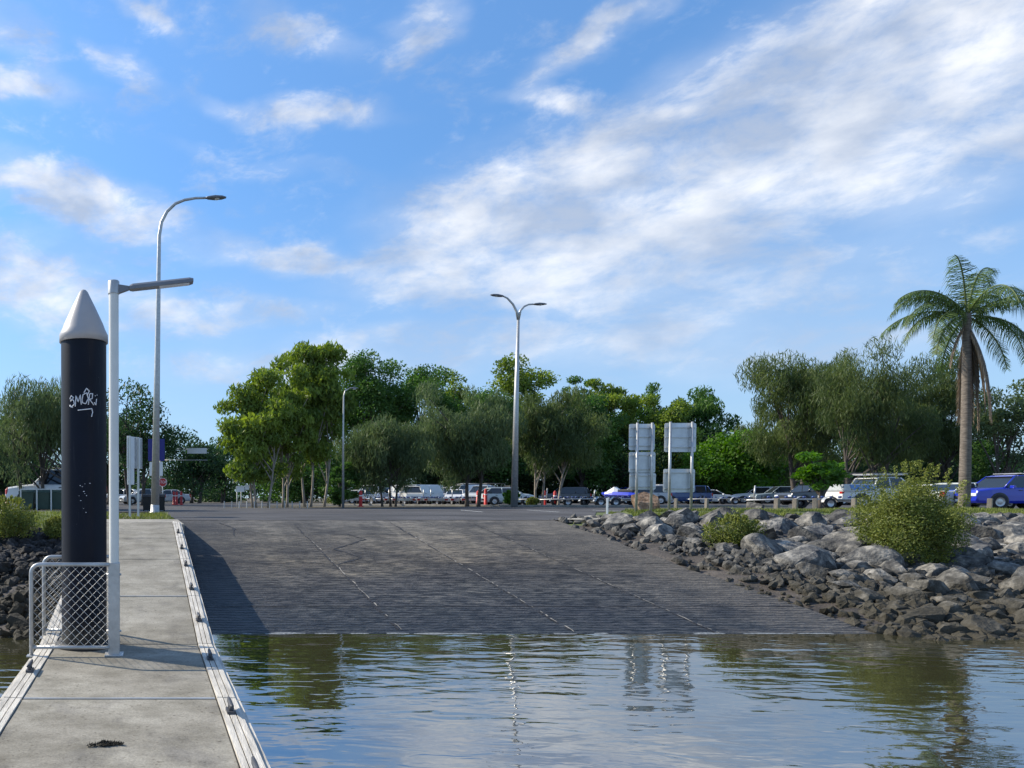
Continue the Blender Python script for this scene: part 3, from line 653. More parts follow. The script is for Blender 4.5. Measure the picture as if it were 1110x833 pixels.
def tree(label, px, topy, wpx, d, leafm, sty='gum', bark='bark', bare=.3, seed=1, nl=13000, trunks=1, name='gum_tree', group=None, lean=0, basepx=None, zb=CP, ncl=46, trw=.16, hollow=.55, cat='tree'):
    rs = np.random.RandomState(seed); r_ = random.Random(seed)
    W = wpx*d/F; top = at(px, topy, d).z-zb; X = at(px, 540, d).x
    bx = at(basepx if basepx is not None else px, 540, d).x
    root = thing(name, label, cat, (bx, d, zb-.03), 0, group)
    Ls, Wd, droop, cf, flat, dens = STY[sty]; sc = d/70.; Ls *= sc**.6; Wd *= sc**.6
    zc0 = top*bare; hc = top-zc0; cx0 = X-bx
    cen = []; k = 0
    while len(cen) < ncl and k < 4000:
        k += 1; v = np.array([r_.gauss(0, 1) for _ in range(3)]); v /= np.linalg.norm(v); rad = hollow+(1-hollow)*r_.random()
        p = v*rad; 
        w_ = 1.0 if p[2] > -.2 else 1.0+.0*p[2]
        q = np.array([cx0+p[0]*W*.43*w_*(1+.25*mn.noise(Vector((v[0]*1.7+seed, v[1]*1.7, v[2]*1.7)))), p[1]*W*.38, zc0+hc*.5+p[2]*hc*.46])
        cen.append(q)
    cen = np.array(cen); cr = (W*cf*rs.uniform(.65, 1.3, len(cen)))
    rad = np.stack([cr, cr, cr*flat], 1)
    over = cen[:, 2]+rad[:, 2]-top; cen[:, 2] -= np.maximum(over, 0)
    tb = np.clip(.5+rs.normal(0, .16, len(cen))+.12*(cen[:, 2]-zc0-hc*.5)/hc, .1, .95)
    per = np.maximum(20, (nl*dens*(cr**2)/np.sum(cr**2))).astype(int)
    per_i = per
    Vv, Qq, T = leaves(rs, cen, rad, per_i, Ls, Wd, droop, tb)
    hi = np.percentile(Vv[:, 2], 99.7); k_ = (top-zc0*.6)/(hi-zc0*.6); Vv[:, 2] = zc0*.6+(Vv[:, 2]-zc0*.6)*k_; cen[:, 2] = zc0*.6+(cen[:, 2]-zc0*.6)*k_
    lo, h2 = np.percentile(Vv[:, 0], [1, 99]); kx = W/(h2-lo); Vv[:, 0] = cx0+(Vv[:, 0]-(lo+h2)/2)*kx; cen[:, 0] = cx0+(cen[:, 0]-(lo+h2)/2)*kx
    np_mesh('crown', Vv, Qq, leafm, root, T)
    mb = MB(); r0 = max(.10, W*.028*1.2)*trw/.16
    for tk in range(trunks):
        off = (tk-(trunks-1)/2)*W*.13+(r_.uniform(-.1, .1)*W if trunks > 1 else 0); tp = Vector((cx0*.6+off*1.5+lean, r_.uniform(-.3, .3), zc0+hc*.55))
        bs = Vector((off*.9, r_.uniform(-.4, .4)*(trunks > 1), -.1)); md = (bs+tp)/2+Vector((r_.uniform(-.04, .04)*top, 0, 0))
        tr = bez(bs, md, tp, 9); rr0 = r0/(trunks**.5)
        mb.tube(tr, [rr0*(1.25 if i == 0 else 1)*(1-.75*i/9) for i in range(10)], 8)
        for ci in range(tk, len(cen), trunks*(2 if ncl > 30 else 1)):
            c = Vector(cen[ci]); f = min(.95, max(.32, (c.z-zc0*.4)/(top)*.9)); s_ = tr[int(f*9)]
            m_ = s_.lerp(c, .5)+Vector((0, 0, .04*top*(1 if c.z > s_.z else -.3)))
            mb.tube(bez(s_, m_, c, 5), [rr0*.36*(1-.85*i/5)+.012 for i in range(6)], 5, caps=False)
    mb.build('trunk', M[bark], root, fixn=False)
    return root
CT = 'trees behind the car park'
def T(*a, **k): k.setdefault('group', CT); return tree(*a, **k)
# left side
T('wispy grey green tree growing from behind the bins in front of white wagon', 38, 412, 125, 37.3, LM['grey'], 'oak', 'darkbark', .28, 11, 15000, 3, 'she_oak', basepx=46, ncl=55, hollow=.3)
T('dark open tree showing sky through it behind the white lamp post', 152, 418, 100, 58, LM['dark'], 'open', 'darkbark', .22, 12, 9000, 2, 'gum_tree', hollow=.25)
T('dark low tree behind the blue sign', 118, 452, 90, 66, LM['dark'], 'dense', 'darkbark', .12, 13, 9000, 1)
T('dark spreading tree above the red and white bollards', 205, 472, 84, 84, LM['dark'], 'open', 'darkbark', .06, 14, 9500, 2, hollow=.2)
T('small open dark tree left of the tall yellow green gums', 240, 484, 50, 90, LM['dark'], 'open', 'darkbark', .08, 15, 5000, 2, hollow=.2)
T('dark green tree at the far left edge behind white wagon', 2, 452, 90, 50, LM['dark'], 'dense', 'darkbark', .1, 16, 9000, 1)
# centre
T('slender yellow green gum, leftmost of the tall central stand', 280, 402, 76, 45, LM['gum'], 'gum', 'bark', .14, 21, 14000, 3, ncl=60, hollow=.35)
T('tallest yellow green gum with rounded top in the central stand', 338, 373, 74, 48, LM['gum'], 'gum', 'bark', .24, 22, 14000, 3, ncl=60, hollow=.3)
T('narrow gum between the tallest gum and small far lamp', 312, 398, 62, 46.5, LM['gum'], 'gum', 'bark', .15, 23, 9000, 2, hollow=.3)
T('dense dark green domed tree behind the small far lamp', 405, 386, 84, 94, LM['green'], 'dense', 'darkbark', .12, 24, 24000, 1, ncl=60, hollow=.5)
T('mid green tree between the domed tree and twin arm lamp', 458, 398, 72, 96, LM['green'], 'dense', 'darkbark', .12, 25, 14000, 1)
T('thin topped pale green tree peeping above darker crowns', 492, 404, 44, 104, LM['gum'], 'open', 'bark', .2, 26, 6000, 1, hollow=.2)
T('olive grey she oak above the parked white vans', 418, 455, 96, 50, LM['grey'], 'oak', 'darkbark', .18, 27, 17000, 3, 'she_oak', basepx=420, ncl=55, hollow=.25, trw=.12)
T('olive grey she oak left of the twin arm lamp', 505, 418, 96, 50.5, LM['grey'], 'oak', 'darkbark', .13, 28, 17000, 2, 'she_oak', ncl=55, hollow=.35)
T('bright green gum rising just behind the twin arm lamp', 560, 386, 62, 100, LM['gum'], 'dense', 'bark', .25, 29, 11000, 1, hollow=.35)
T('drooping grey green she oak with pale forked trunks beside the twin arm lamp', 598, 424, 88, 52, LM['oak'], 'oak', 'bark', .2, 30, 17000, 3, 'she_oak', basepx=588, ncl=55, hollow=.3, trw=.13)
T('small dark topped gum right of the she oak with pale forked trunks', 628, 410, 40, 102, LM['green'], 'open', 'bark', .2, 31, 6000, 1, hollow=.2)
T('upright green gum with cone shaped crown left of the signs', 655, 414, 62, 94, LM['gum'], 'gum', 'bark', .18, 32, 14000, 1, hollow=.4)
T('mottled gum behind the left pair of signposts', 700, 418, 60, 98, LM['green'], 'gum', 'bark', .2, 33, 10000, 1, hollow=.3)
T('gum with two rounded heads behind the right pair of signposts', 752, 422, 66, 98, LM['green'], 'gum', 'bark', .2, 34, 11000, 1, hollow=.35)
T('leafy green tree filling the gap left of the twin arm lamp', 528, 424, 74, 90, LM['green'], 'dense', 'darkbark', .08, 71, 13000, 1)
T('leafy green tree filling the gap right of the forked she oak', 632, 428, 70, 88, LM['green'], 'dense', 'darkbark', .08, 72, 12000, 1)
T('leafy yellow green tree between the two pairs of signposts', 722, 430, 56, 90, LM['gum'], 'dense', 'darkbark', .08, 73, 10000, 1)
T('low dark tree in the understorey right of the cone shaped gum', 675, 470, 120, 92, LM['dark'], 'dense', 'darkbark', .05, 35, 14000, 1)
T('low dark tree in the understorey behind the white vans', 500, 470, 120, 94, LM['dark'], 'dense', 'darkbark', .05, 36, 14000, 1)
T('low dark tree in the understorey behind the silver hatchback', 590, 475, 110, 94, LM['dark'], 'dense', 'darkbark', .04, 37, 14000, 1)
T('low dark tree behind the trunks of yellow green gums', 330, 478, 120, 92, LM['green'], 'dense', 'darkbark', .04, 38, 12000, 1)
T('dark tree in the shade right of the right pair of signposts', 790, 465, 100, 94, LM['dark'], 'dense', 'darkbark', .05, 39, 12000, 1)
T('rounded bright green fig behind the right pair of signposts', 800, 468, 78, 83, LM['fig'], 'fig', 'darkbark', .06, 40, 11000, 1, 'fig_tree', ncl=40)
T('low bright green fig left of the rounded bright green fig', 757, 490, 56, 82.5, LM['fig'], 'fig', 'darkbark', .06, 41, 7000, 1, 'fig_tree', ncl=30)
T('bright green shrub at the foot of the small far lamp', 368, 502, 40, 50, LM['green'], 'open', 'darkbark', .02, 42, 5000, 1, 'fig_tree', ncl=28)
# right
T('feathery dark she oak left of the white utility', 868, 384, 104, 70, LM['oak'], 'oak', 'darkbark', .16, 51, 21000, 2, 'she_oak', ncl=70, hollow=.25)
T('broad feathery she oak above the white utility', 945, 376, 108, 62, LM['oak'], 'oak', 'darkbark', .14, 52, 22000, 3, 'she_oak', ncl=70, hollow=.25)
T('feathery she oak just behind the palm', 1018, 384, 92, 66, LM['oak'], 'oak', 'darkbark', .14, 53, 19000, 2, 'she_oak', ncl=60, hollow=.25)
T('sparse she oak above the blue utility right of the palm', 1092, 412, 78, 58, LM['grey'], 'open', 'darkbark', .3, 54, 6500, 2, 'she_oak', ncl=34, hollow=.2)
T('small bright green tree left of the white utility in front of she oaks', 893, 490, 50, 42, LM['fig'], 'open', 'darkbark', .3, 55, 3500, 1, 'fig_tree', ncl=20, basepx=888, hollow=.1, trw=.3)
T('leafy green shrub behind the blue utility right of the palm', 1076, 478, 60, 62, LM['green'], 'open', 'darkbark', .1, 56, 4500, 1, ncl=24)
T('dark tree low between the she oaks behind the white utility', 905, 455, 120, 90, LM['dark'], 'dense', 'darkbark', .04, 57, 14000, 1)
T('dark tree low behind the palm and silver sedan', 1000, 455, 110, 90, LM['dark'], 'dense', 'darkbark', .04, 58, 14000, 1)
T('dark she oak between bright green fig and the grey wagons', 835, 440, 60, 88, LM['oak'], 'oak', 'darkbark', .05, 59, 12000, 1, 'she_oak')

def wood():
    rs = np.random.RandomState(9); cen = []; rad = []
    for i in range(900):
        x = rs.uniform(-75, 135); y = rs.uniform(106, 122); hh = 6.5+2.5*mn.noise(Vector((x*.12, 0, 5)))+1.2*mn.noise(Vector((x*.5, 0, 1)))
        if -8 < x < 12: hh *= .6
        cen.append((x, y, CP+rs.uniform(.2, hh))); r_ = rs.uniform(1.0, 1.9); rad.append((r_*1.3, r_, r_*.8))
    Vv, Qq, T_ = leaves(rs, np.array(cen), np.array(rad), 110, .5, .3, .3, np.clip(.5+rs.normal(0, .2, 900), 0, 1)); o = np_mesh('far_wood', Vv, Qq, LM['dark'], None, T_)
    tag(o, 'dark far off wood filling in behind all the nearer trees', 'wood', kind='stuff')
wood()
def bush(label, px, py, wpx, hpx, d, lm, n, ls, seed, zb, name='bush'):
    rs = np.random.RandomState(seed); W = wpx*d/F; H = hpx*d/F; X = at(px, py, d).x
    root = thing(name, label, 'bush', (X, d, zb))
    k = 46; v = rs.normal(size=(k, 3)); v /= np.linalg.norm(v, axis=1)[:, None]; v *= (.45+.5*rs.rand(k))[:, None]
    v *= np.array([1+.5*mn.noise(Vector((q[0]*1.6+seed, q[1]*1.6, q[2]*1.6))) for q in v])[:, None]; cen = v*np.array([W*.41, W*.38, H*.41])+np.array([0, 0, H*.5]); cen[:, 0] *= 1-.38*np.clip((cen[:, 2]-H*.5)/(H*.5), 0, 1)
    cr = W*.15*rs.uniform(.75, 1.3, k); Vv, Qq, T_ = leaves(rs, cen, np.stack([cr, cr, cr*1.1], 1), n//k, ls, ls*.42, -.1, np.clip(.5+rs.normal(0, .2, k), .05, .95))
    # upright sprigs breaking the outline
    sp_ = []
    for i in range(26):
        a = rs.rand()*6.28; e = rs.uniform(.15, 1.4); b_ = np.array([math.cos(a)*math.cos(e)*W*.42, math.sin(a)*math.cos(e)*W*.4, H*.52+math.sin(e)*H*.42])
        b_[0] *= 1-.38*max(0, (b_[2]-H*.5)/(H*.5)); 
        for j in range(5): sp_.append(b_+np.array([b_[0]*.03*j, b_[1]*.03*j, H*.022*j]))
    sp_ = np.array(sp_); V2, Q2, T2 = leaves(rs, sp_, np.full((len(sp_), 3), W*.022), 12, ls, ls*.42, -.5, np.full(len(sp_), .75))
    np_mesh('foliage', np.concatenate([Vv, V2]), np.concatenate([Qq, Q2+len(Vv)]), lm, root, np.concatenate([T_, T2]))
    mb = MB()
    for i in range(0, k, 3):
        c = Vector(cen[i]); mb.tube(bez(Vector((rs.uniform(-.1, .1), rs.uniform(-.1, .1), -.25)), Vector((c.x*.4, c.y*.4, c.z*.6)), c, 5), [.03*H*(1-.8*j/5)*.6+.003 for j in range(6)], 5, caps=False)
    mb.build('stem', M['darkbark'], root, fixn=False); return root
bush('large rounded yellow green bush growing out of the rock bank', 991, 565, 112, 124, 14.6, LM['bush'], 46000, .045, 61, .48)
bush('small yellow green shrub low on the rocks near the ramp', 795, 592, 60, 42, 16.0, LM['bush'], 8000, .05, 62, .85, 'shrub')
bush('leafy green shrub on the left shore at the picture edge', 8, 560, 74, 50, 15.6, LM['bush'], 9000, .05, 63, 1.1, 'shrub')
bush('small leafy shrub just left of the black pile', 60, 560, 30, 26, 15.5, LM['bush'], 3000, .05, 64, 1.15, 'shrub')
bush('spiky green shrub at the base of the twin arm lamp', 554, 540, 20, 17, 50.2, LM['fig'], 1500, .16, 65, CP+.05, 'shrub')
bush('low straggly shrub right of the twin arm lamp', 577, 545, 14, 9, 50.4, LM['bush'], 700, .14, 66, CP+.05, 'shrub')
bush('low pale shrub at the left end of the planted kerb', 362, 546, 24, 9, 61, LM['bush'], 900, .16, 67, CP, 'shrub')

# palm
def palm(px, d):
    base = at(px, 551, d); zb = 1.5; root = thing('palm_tree', 'tall queen palm with drooping fronds and a skirt of dead fronds', 'palm tree', (base.x, d, zb-.05))
    top = at(1048, 338, d); tv = Vector((top.x-base.x, 0, top.z-zb)); rs = random.Random(5)
    tr = bez(Vector((0, 0, 0)), Vector((.02, 0, tv.z*.5)), tv, 22); mb = MB()
    mb.tube(tr, [(.158-.045*i/22)*(1.18 if i == 0 else 1)*(1+.02*(i % 2)) for i in range(23)], 14); mb.build('trunk', M['palmbark'], root, fixn=False)
    def frond(az_, el_, Lf, droopf, name, lm, ll, wid, seed, z0=0, side=1.0):
        r2 = random.Random(seed); d0 = Vector((math.cos(az_)*math.cos(el_), math.sin(az_)*math.cos(el_), math.sin(el_))); p_ = tv+Vector((0, 0, z0)); pts = [p_]; n = 22; dv = d0.copy()
        for i in range(n):
            dv = (dv+Vector((0, 0, -droopf*(.3+i/n)))).normalized(); p_ = p_+dv*(Lf/n); pts.append(p_)
        V = []; Qf = []; Tt = []
        for i in range(3, n+1):
            t = i/n; dd = (pts[i]-pts[i-1]).normalized(); s_ = dd.cross(Vector((0, 0, 1))); s_ = s_.normalized() if s_.length > .01 else Vector((math.sin(az_), -math.cos(az_), 0))
            for sg in (-1, 1):
                for q in range(4):
                    o_ = pts[i-1].lerp(pts[i], q/4.); le = ll*(1-abs(t-.5)*1.1)*r2.uniform(.8, 1.15)
                    dl = (s_*sg*side+dd*.55+Vector((0, 0, r2.uniform(-1.2, -.1)))).normalized(); e_ = o_+dl*le*.55; e2 = e_+(dl+Vector((0, 0, -2.2))).normalized()*le*.45
                    wv_ = dd*wid; m_ = len(V); V += [o_-wv_*.5, o_+wv_*.5, e_+wv_*.5, e_-wv_*.5, e2, e2]; Qf += [(m_, m_+1, m_+2, m_+3), (m_+3, m_+2, m_+4, m_+5)]; tn = r2.uniform(.1, 1.0); Tt += [tn]*6
        return V, Qf, Tt, pts
    for nm, lm, specs in (('frond', LM['palm'], None), ('dead_frond', LM['dead'], None)):
        if nm == 'frond':
            L_ = []
            for i in range(15):
                a = i*2.4+.3+rs.uniform(-.3, .3); e = [1.25, .9, .6, .3, 0, -.4][i % 6]+rs.uniform(-.15, .15); L_.append((a, e, (2.4 if e > .8 else 1.9)+.6*rs.random(), .10+.05*rs.random(), .70, .022))
            for a_, e_, q_ in ((3.05, .75, 2.5), (3.4, .4, 2.2), (2.75, .95, 2.6), (.1, .95, 3.5), (-.35, .6, 3.2), (.5, 1.2, 3.4), (-.1, .1, 2.8)): L_.append((a_, e_, q_, .15, .72, .022))
        else:
            L_ = [(-1.3+i*.14, -1.15-.015*i, 2.3+1.5*rs.random(), .14, .5, .05) for i in range(20)]+[(3.0, -1.0, 1.6, .12, .3, .03)]
        for i, s_ in enumerate(L_):
            V, Qf, Tt, pts = frond(s_[0], s_[1], s_[2], s_[3], nm, lm, s_[4], s_[5], 70+i, -.1 if nm == 'frond' else -.35, 1.0 if nm == 'frond' else .35)
            fr = np_mesh(nm, [tuple(v) for v in V], Qf, lm, root, Tt)
            st = MB(); st.tube(pts, [.028*(1-.8*k/len(pts))+.004 for k in range(len(pts))], 5, caps=False)
            st.build('rachis', M['rachis'] if nm == 'frond' else M['palmbark'], fr, fixn=False)
    return root
palm(1045, 26)

# ------------------------------------------------------------------ pontoon walkway
DZ = .45; X0, X1 = -1.15, .70     # outer edges
def deck_z(y): return DZ if y <= 8.05 else DZ+.129*(y-8.05)
wk = thing('floating_walkway', 'hinged concrete walkway with pale fender boards beside the boat ramp', 'walkway', (0, 0, 0))
seams = [-1.0, 1.7, 3.75, 5.85, 8.05, 10.05, 12.45, 14.4, 16.35]
seed = 0
for a, b in zip(seams, seams[1:]):
    mb = MB(); za, zb_ = deck_z(a), deck_z(b); g_ = .011; xa, xb = X0+.155, X1-.155; hole = a < 7.5 and b > 8
    def slab(xa, xb, a, b, th=.16):
        za, zb_ = deck_z(a), deck_z(b)
        mb.add([(xa, a, za-th), (xb, a, za-th), (xb, b, zb_-th), (xa, b, zb_-th), (xa, a, za), (xb, a, za), (xb, b, zb_), (xa, b, zb_)], [(0,3,2,1),(4,5,6,7),(0,1,5,4),(1,2,6,5),(2,3,7,6),(3,0,4,7)])
    slab(xa, xb, a+g_, b-g_)
    mb.build('deck_panel', M['deck'], wk, bevel=.008)
    if b <= 10.1: # float body
        MB().box(((X0+X1)/2, (a+b)/2, (za+zb_)/2-.46), (X1-X0-.16, b-a-.12, .56)).build('float', M['kerbc'], wk)
    else:
        MB().add([(X0+.2, a+.05, za-.17), (X1-.2, a+.05, za-.17), (X1-.2, b-.05, zb_-.17), (X0+.2, b-.05, zb_-.17)]+[(X0+.2, a+.05, za-.4), (X1-.2, a+.05, za-.4), (X1-.2, b-.05, zb_-.4), (X0+.2, b-.05, zb_-.4)], [(0,1,2,3),(7,6,5,4),(0,4,5,1),(1,5,6,2),(2,6,7,3),(3,7,4,0)]).build('float', M['kerbc'], wk)
    for sx, xo in ((1, X1-.15), (-1, X0)):
        for k in range(3):
            j = rr.uniform(-.003, .003)
            MBb = MB(); x_ = xo+.0255+k*.0505; n_ = 6
            for q in range(n_):
                y0_ = a+g_+(b-a-2*g_)*q/n_; y1_ = a+g_+(b-a-2*g_)*(q+1)/n_
                z0_, z1_ = deck_z(y0_)+.012+.003*math.sin(y0_*9+k), deck_z(y1_)+.012+.003*math.sin(y1_*9+k)
                MBb.add([(x_-.021, y0_, z0_-.05), (x_+.021, y0_, z0_-.05), (x_+.021, y1_, z1_-.05), (x_-.021, y1_, z1_-.05), (x_-.021, y0_, z0_), (x_+.021, y0_, z0_), (x_+.021, y1_, z1_), (x_-.021, y1_, z1_)], [(0,3,2,1),(4,5,6,7),(1,2,6,5),(3,0,4,7)]+([(0,1,5,4)] if q == 0 else [])+([(2,3,7,6)] if q == n_-1 else []))
            MBb.build('fender_board', M['board'], wk, fixn=False)
        fx = xo+.155 if sx > 0 else xo-.035
        f_ = MB(); f_.add([(fx, a+g_, za-.3), (fx+.03, a+g_, za-.3), (fx+.03, b-g_, zb_-.3), (fx, b-g_, zb_-.3), (fx, a+g_, za-.01), (fx+.03, a+g_, za-.01), (fx+.03, b-g_, zb_-.01), (fx, b-g_, zb_-.01)], [(0,3,2,1),(4,5,6,7),(0,1,5,4),(1,2,6,5),(2,3,7,6),(3,0,4,7)])
        f_.build('side_fascia', M['board'], wk)
        MB().add([(xo, a+g_, za-.045), (xo+.155, a+g_, za-.045), (xo+.155, b-g_, zb_-.045), (xo, b-g_, zb_-.045)], [(0, 1, 2, 3)]).build('rubber_backing', M['rubber'], wk, fixn=False)
# hinge strips over the seams
for s_ in seams[1:-1]:
    if s_ in (5.85, 10.05): MB().box(((X0+X1)/2, s_, deck_z(s_)+.004), (X1-X0-.33, .03, .008)).build('hinge_strip', M['galv'], wk)
# cleats, one object each as parts of the walkway
for (sx, y) in [(1, v) for v in (2.6, 4.15, 5.45, 7.25, 8.9, 10.4, 11.9, 13.3, 14.9)]+[(-1, v) for v in (4.5, 6.75, 9.3, 12.1)]:
    x = X1-.085 if sx > 0 else X0+.07; z = deck_z(y)+.012; mb = MB()
    mb.box((x, y, z+.01), (.06, .13, .02)); mb.tube([(x, y-.035, z+.015), (x, y-.03, z+.055)], .016, 8); mb.tube([(x, y+.035, z+.015), (x, y+.03, z+.055)], .016, 8)
    mb.tube([(x, y-.13, z+.072), (x, y-.06, z+.062), (x, y+.06, z+.062), (x, y+.13, z+.072)], [.011, .019, .019, .011], 8); mb.build('cleat', M['cleat'], wk)
# a dried clump of weed on the deck
rs = np.random.RandomState(3); p0 = Vector((-.27, 4.55, DZ)); 
cen = np.stack([rs.normal(0, .05, 14)-.27, rs.normal(0, .022, 14)+4.75, np.full(14, DZ+.012)], 1)
Vv, Qq, T_ = leaves(rs, cen, np.tile([[.03, .02, .008]], (14, 1)), 40, .03, .006, 0, None); o = np_mesh('weed_clump', Vv, Qq, M['weed']); tag(o, 'small dark clump of dried weed lying on the walkway', 'weed', kind='stuff')

# ------------------------------------------------------------------ pile, barrier, walkway light
PX, PY = -.685, 7.98; PR = .243
pile = thing('mooring_pile', 'thick black pile with a pale pointed cone cap and white scrawl', 'pile', (PX, PY, 0))
capz = at(91, 369, PY).z; tipz = at(91, 314, PY).z
MB().lathe([(PR, -1.2), (PR, capz)], n=48).build('sleeve', M['black'], pile, fixn=False)
MB().lathe([(PR+.002, capz-.03), (PR+.018, capz-.03), (PR+.018, capz+.05), (PR*.95, capz+.11), (PR*.86, capz+.17), (PR*.50, capz+(tipz-capz)*.66), (.045, tipz-.03), (.024, tipz-.008), (0.001, tipz)], n=48).build('cone_cap', M['cone'], pile, fixn=False)
MB().lathe([(PR+.006, DZ-.02), (PR+.07, DZ-.02), (PR+.07, DZ+.035), (PR+.006, DZ+.05)], n=36).build('collar', M['rubber'], pile, fixn=False)
# scrawled tag, strokes wrapped round the sleeve: S M O R and an underline
strokes = [[(.01,.04),(.05,.08),(.02,.10),(.0,.07),(.05,.05),(.06,.01),(.03,-.02)], [(.07,-.02),(.08,.10),(.105,.03),(.13,.11),(.14,.0)], [(.15,.05),(.16,.11),(.20,.13),(.22,.07),(.19,.01),(.155,.02),(.15,.05)],
           [(.17,.13),(.20,.18),(.23,.15),(.21,.11)], [(.22,.0),(.235,.12),(.27,.125),(.265,.07),(.235,.06),(.285,.0)], [(.10,-.06),(.20,-.05),(.26,-.04),(.27,-.08),(.255,-.13)], [(.29,.03),(.31,.0),(.32,.07)], [(.30,.10),(.305,.105)], [(.325,.11),(.33,.115)], [(.0,.0),(.04,-.03),(.0,-.01)]]
mb = MB(); zt = at(91, 440, PY).z-.02
for s_ in strokes:
    P = []
    for (a, b) in zip(s_, s_[1:]):
        for k in range(5): P.append(((a[0]+(b[0]-a[0])*k/5), (a[1]+(b[1]-a[1])*k/5)))
    P.append(s_[-1]); pts = []
    for (u, v) in P:
        th = -math.pi/2+(u*.92-.135)/PR; rr_ = PR+.0015; pts.append((rr_*math.cos(th), rr_*math.sin(th), zt+v*.95))
    mb.tube(pts, .0055, 5)
for i in range(11):
    th = -math.pi/2+rnd.uniform(-.15, .35); z = at(91, 545+rnd.uniform(-22, 12), PY).z; mb.box(((PR+.001)*math.cos(th), (PR+.001)*math.sin(th), z), (.005+.012*rnd.random(), .003, .003+.006*rnd.random()))
mb.build('graffiti', M['chalk'], pile, fixn=False)

bar = thing('mesh_barrier', 'low tubular steel barrier with chain mesh around the black pile', 'barrier', (0, 0, 0))
def panel(xa, xb, y, h, zb):
    r_ = .021; c = .09
    pts = [(xa, y, zb)]+[(xa, y, zb+h-c)]+[(xa+c-c*math.cos(t*math.pi/2/5), y, zb+h-c+c*math.sin(t*math.pi/2/5)) for t in range(1, 6)]+[(xb, y, zb+h)]
    MB().tube(pts, r_, 10).build('rail', M['galv'], bar, fixn=False)
    mb = MB(); mb.tube([(xa, y, zb+.09), (xb, y, zb+.09)], .018, 8); mb.build('bottom_rail', M['galv'], bar, fixn=False)
    mb = MB(); x_a, x_b, za, zb2 = xa+.02, xb, zb+.105, zb+h-.015; s_ = .086; W_ = x_b-x_a; H_ = zb2-za; n = int((W_+H_)/s_)+2
    for sg in (1, -1):
        for k in range(n):
            o_ = k*s_   # diagonal x+z = o_ or mirrored
            xs_, xe_ = max(0, o_-H_), min(W_, o_)
            if xe_-xs_ < .01: continue
            P = []; m_ = max(2, int((xe_-xs_)/(s_/2)))
            for q in range(m_+1):
                x_ = xs_+(xe_-xs_)*q/m_; z_ = o_-x_; xx = x_a+x_ if sg > 0 else x_b-x_
                P.append((xx, y+(.0035 if (q % 2) else -.0035)*sg, za+z_))
            mb.tube(P, .0024, 4, caps=False)
    mb.build('chain_mesh', M['galv'], bar, fixn=False)
panel(-1.175, -.385, 7.44, .93, DZ)
panel(-1.185, -.42, 8.42, .93, DZ)
MB().tube([(-.40, 8.42, DZ+.0), (-.40, 8.42, DZ+.95)], .024, 8).build('post', M['galv'], bar, fixn=False)
for (x, y) in ((-1.175, 7.44), (-1.185, 8.42)): MB().box((x, y, DZ+.006), (.09, .09, .012)).build('foot_plate', M['galv'], bar)

lx, ly = at(123.6, 600, 7.5).x, 7.5
lp = thing('walkway_light', 'slim white post light with a flat lamp arm beside the black pile', 'light post', (lx, ly, DZ))
tz = at(123, 306, ly).z-DZ; jz = at(123, 610, ly).z-DZ
MB().lathe([(.050, jz-.05), (.050, tz-.02)], n=24).build('pole', M['whitepole'], lp, fixn=False)
s_ = MB(); s_.box((0, 0, jz/2), (.115, .115, jz)); s_.box((0, 0, .008), (.19, .19, .016)); s_.build('sleeve_post', M['galv'], lp, bevel=.006)
for zz in (.25, jz-.12): MB().tube([(-.075, -.02, zz), (.075, -.02, zz)], .012, 6).build('bolt', M['galv'], lp, fixn=False)
MB().lathe([(.058, tz-.12), (.058, tz+.0), (.050, tz+.012), (0.001, tz+.014)], n=24).build('post_cap', M['galv'], lp, fixn=False)
MB().loft([[(.05, -.03, tz-.115), (.05, .03, tz-.115), (.05, .03, tz-.03), (.05, -.03, tz-.03)], [(.17, -.018, tz-.075), (.17, .018, tz-.075), (.17, .018, tz-.045), (.17, -.018, tz-.045)]]).build('bracket', M['lampgrey'], lp)
rings = []
for t, hw, hh in ((0, .045, .026), (.03, .055, .036), (.5, .062, .034), (.60, .062, .034), (.64, .05, .024)):
    x = .16+t; z = tz-.062+t*.11; rings.append([(x, -hw, z-hh*.6), (x, hw, z-hh*.6), (x, hw*.95, z+hh*.35), (x, hw*.5, z+hh), (x, -hw*.5, z+hh), (x, -hw*.95, z+hh*.35)])
hd = MB().loft(rings).build('lamp_head', M['lampgrey'], lp)
r2 = [[(.16+t, -.04, tz-.062+t*.11-.028), (.16+t, .04, tz-.062+t*.11-.028), (.16+t, .04, tz-.062+t*.11-.021), (.16+t, -.04, tz-.062+t*.11-.021)] for t in (.3, .6)]
MB().loft(r2).build('lens', M['head'], hd)

# ------------------------------------------------------------------ street lamps
def lamp_head(parent, p, dirv, Ln=.75, wd=.16, name='lamp_head'):
    dirv = Vector(dirv).normalized(); s_ = dirv.cross(Vector((0, 0, 1))).normalized(); u = s_.cross(dirv); R_ = []
    for t, a, b in ((0, .35, .35), (.12, .7, .7), (.45, 1, 1), (.8, .85, .75), (1, .35, .3)):
        c = Vector(p)+dirv*Ln*t; ring = []
        for k in range(10):
            an = 2*math.pi*k/10; y_ = math.cos(an)*wd*a; z_ = math.sin(an)*wd*.55*b; z_ = max(z_, -.05*b); ring.append(c+s_*y_+u*z_)
        R_.append(ring)
    h = MB().loft(R_, smooth=True).build(name, M['lampgrey'], parent, fixn=True)
    c = Vector(p)+dirv*Ln*.55-u*.055; MB().lathe([(.001, -.03), (.07, -.025), (.1, 0), (.1, .02)], c=c, n=12).build('lens', M['head'], h, fixn=False)
def Lp(px, py, d, base): return at(px, py, d)-Vector(base)
d = 30; base = (at(168, 540, d).x, d, CP)
sl_ = thing('street_lamp', 'tall grey single arm street lamp left of the ramp', 'street lamp', base)
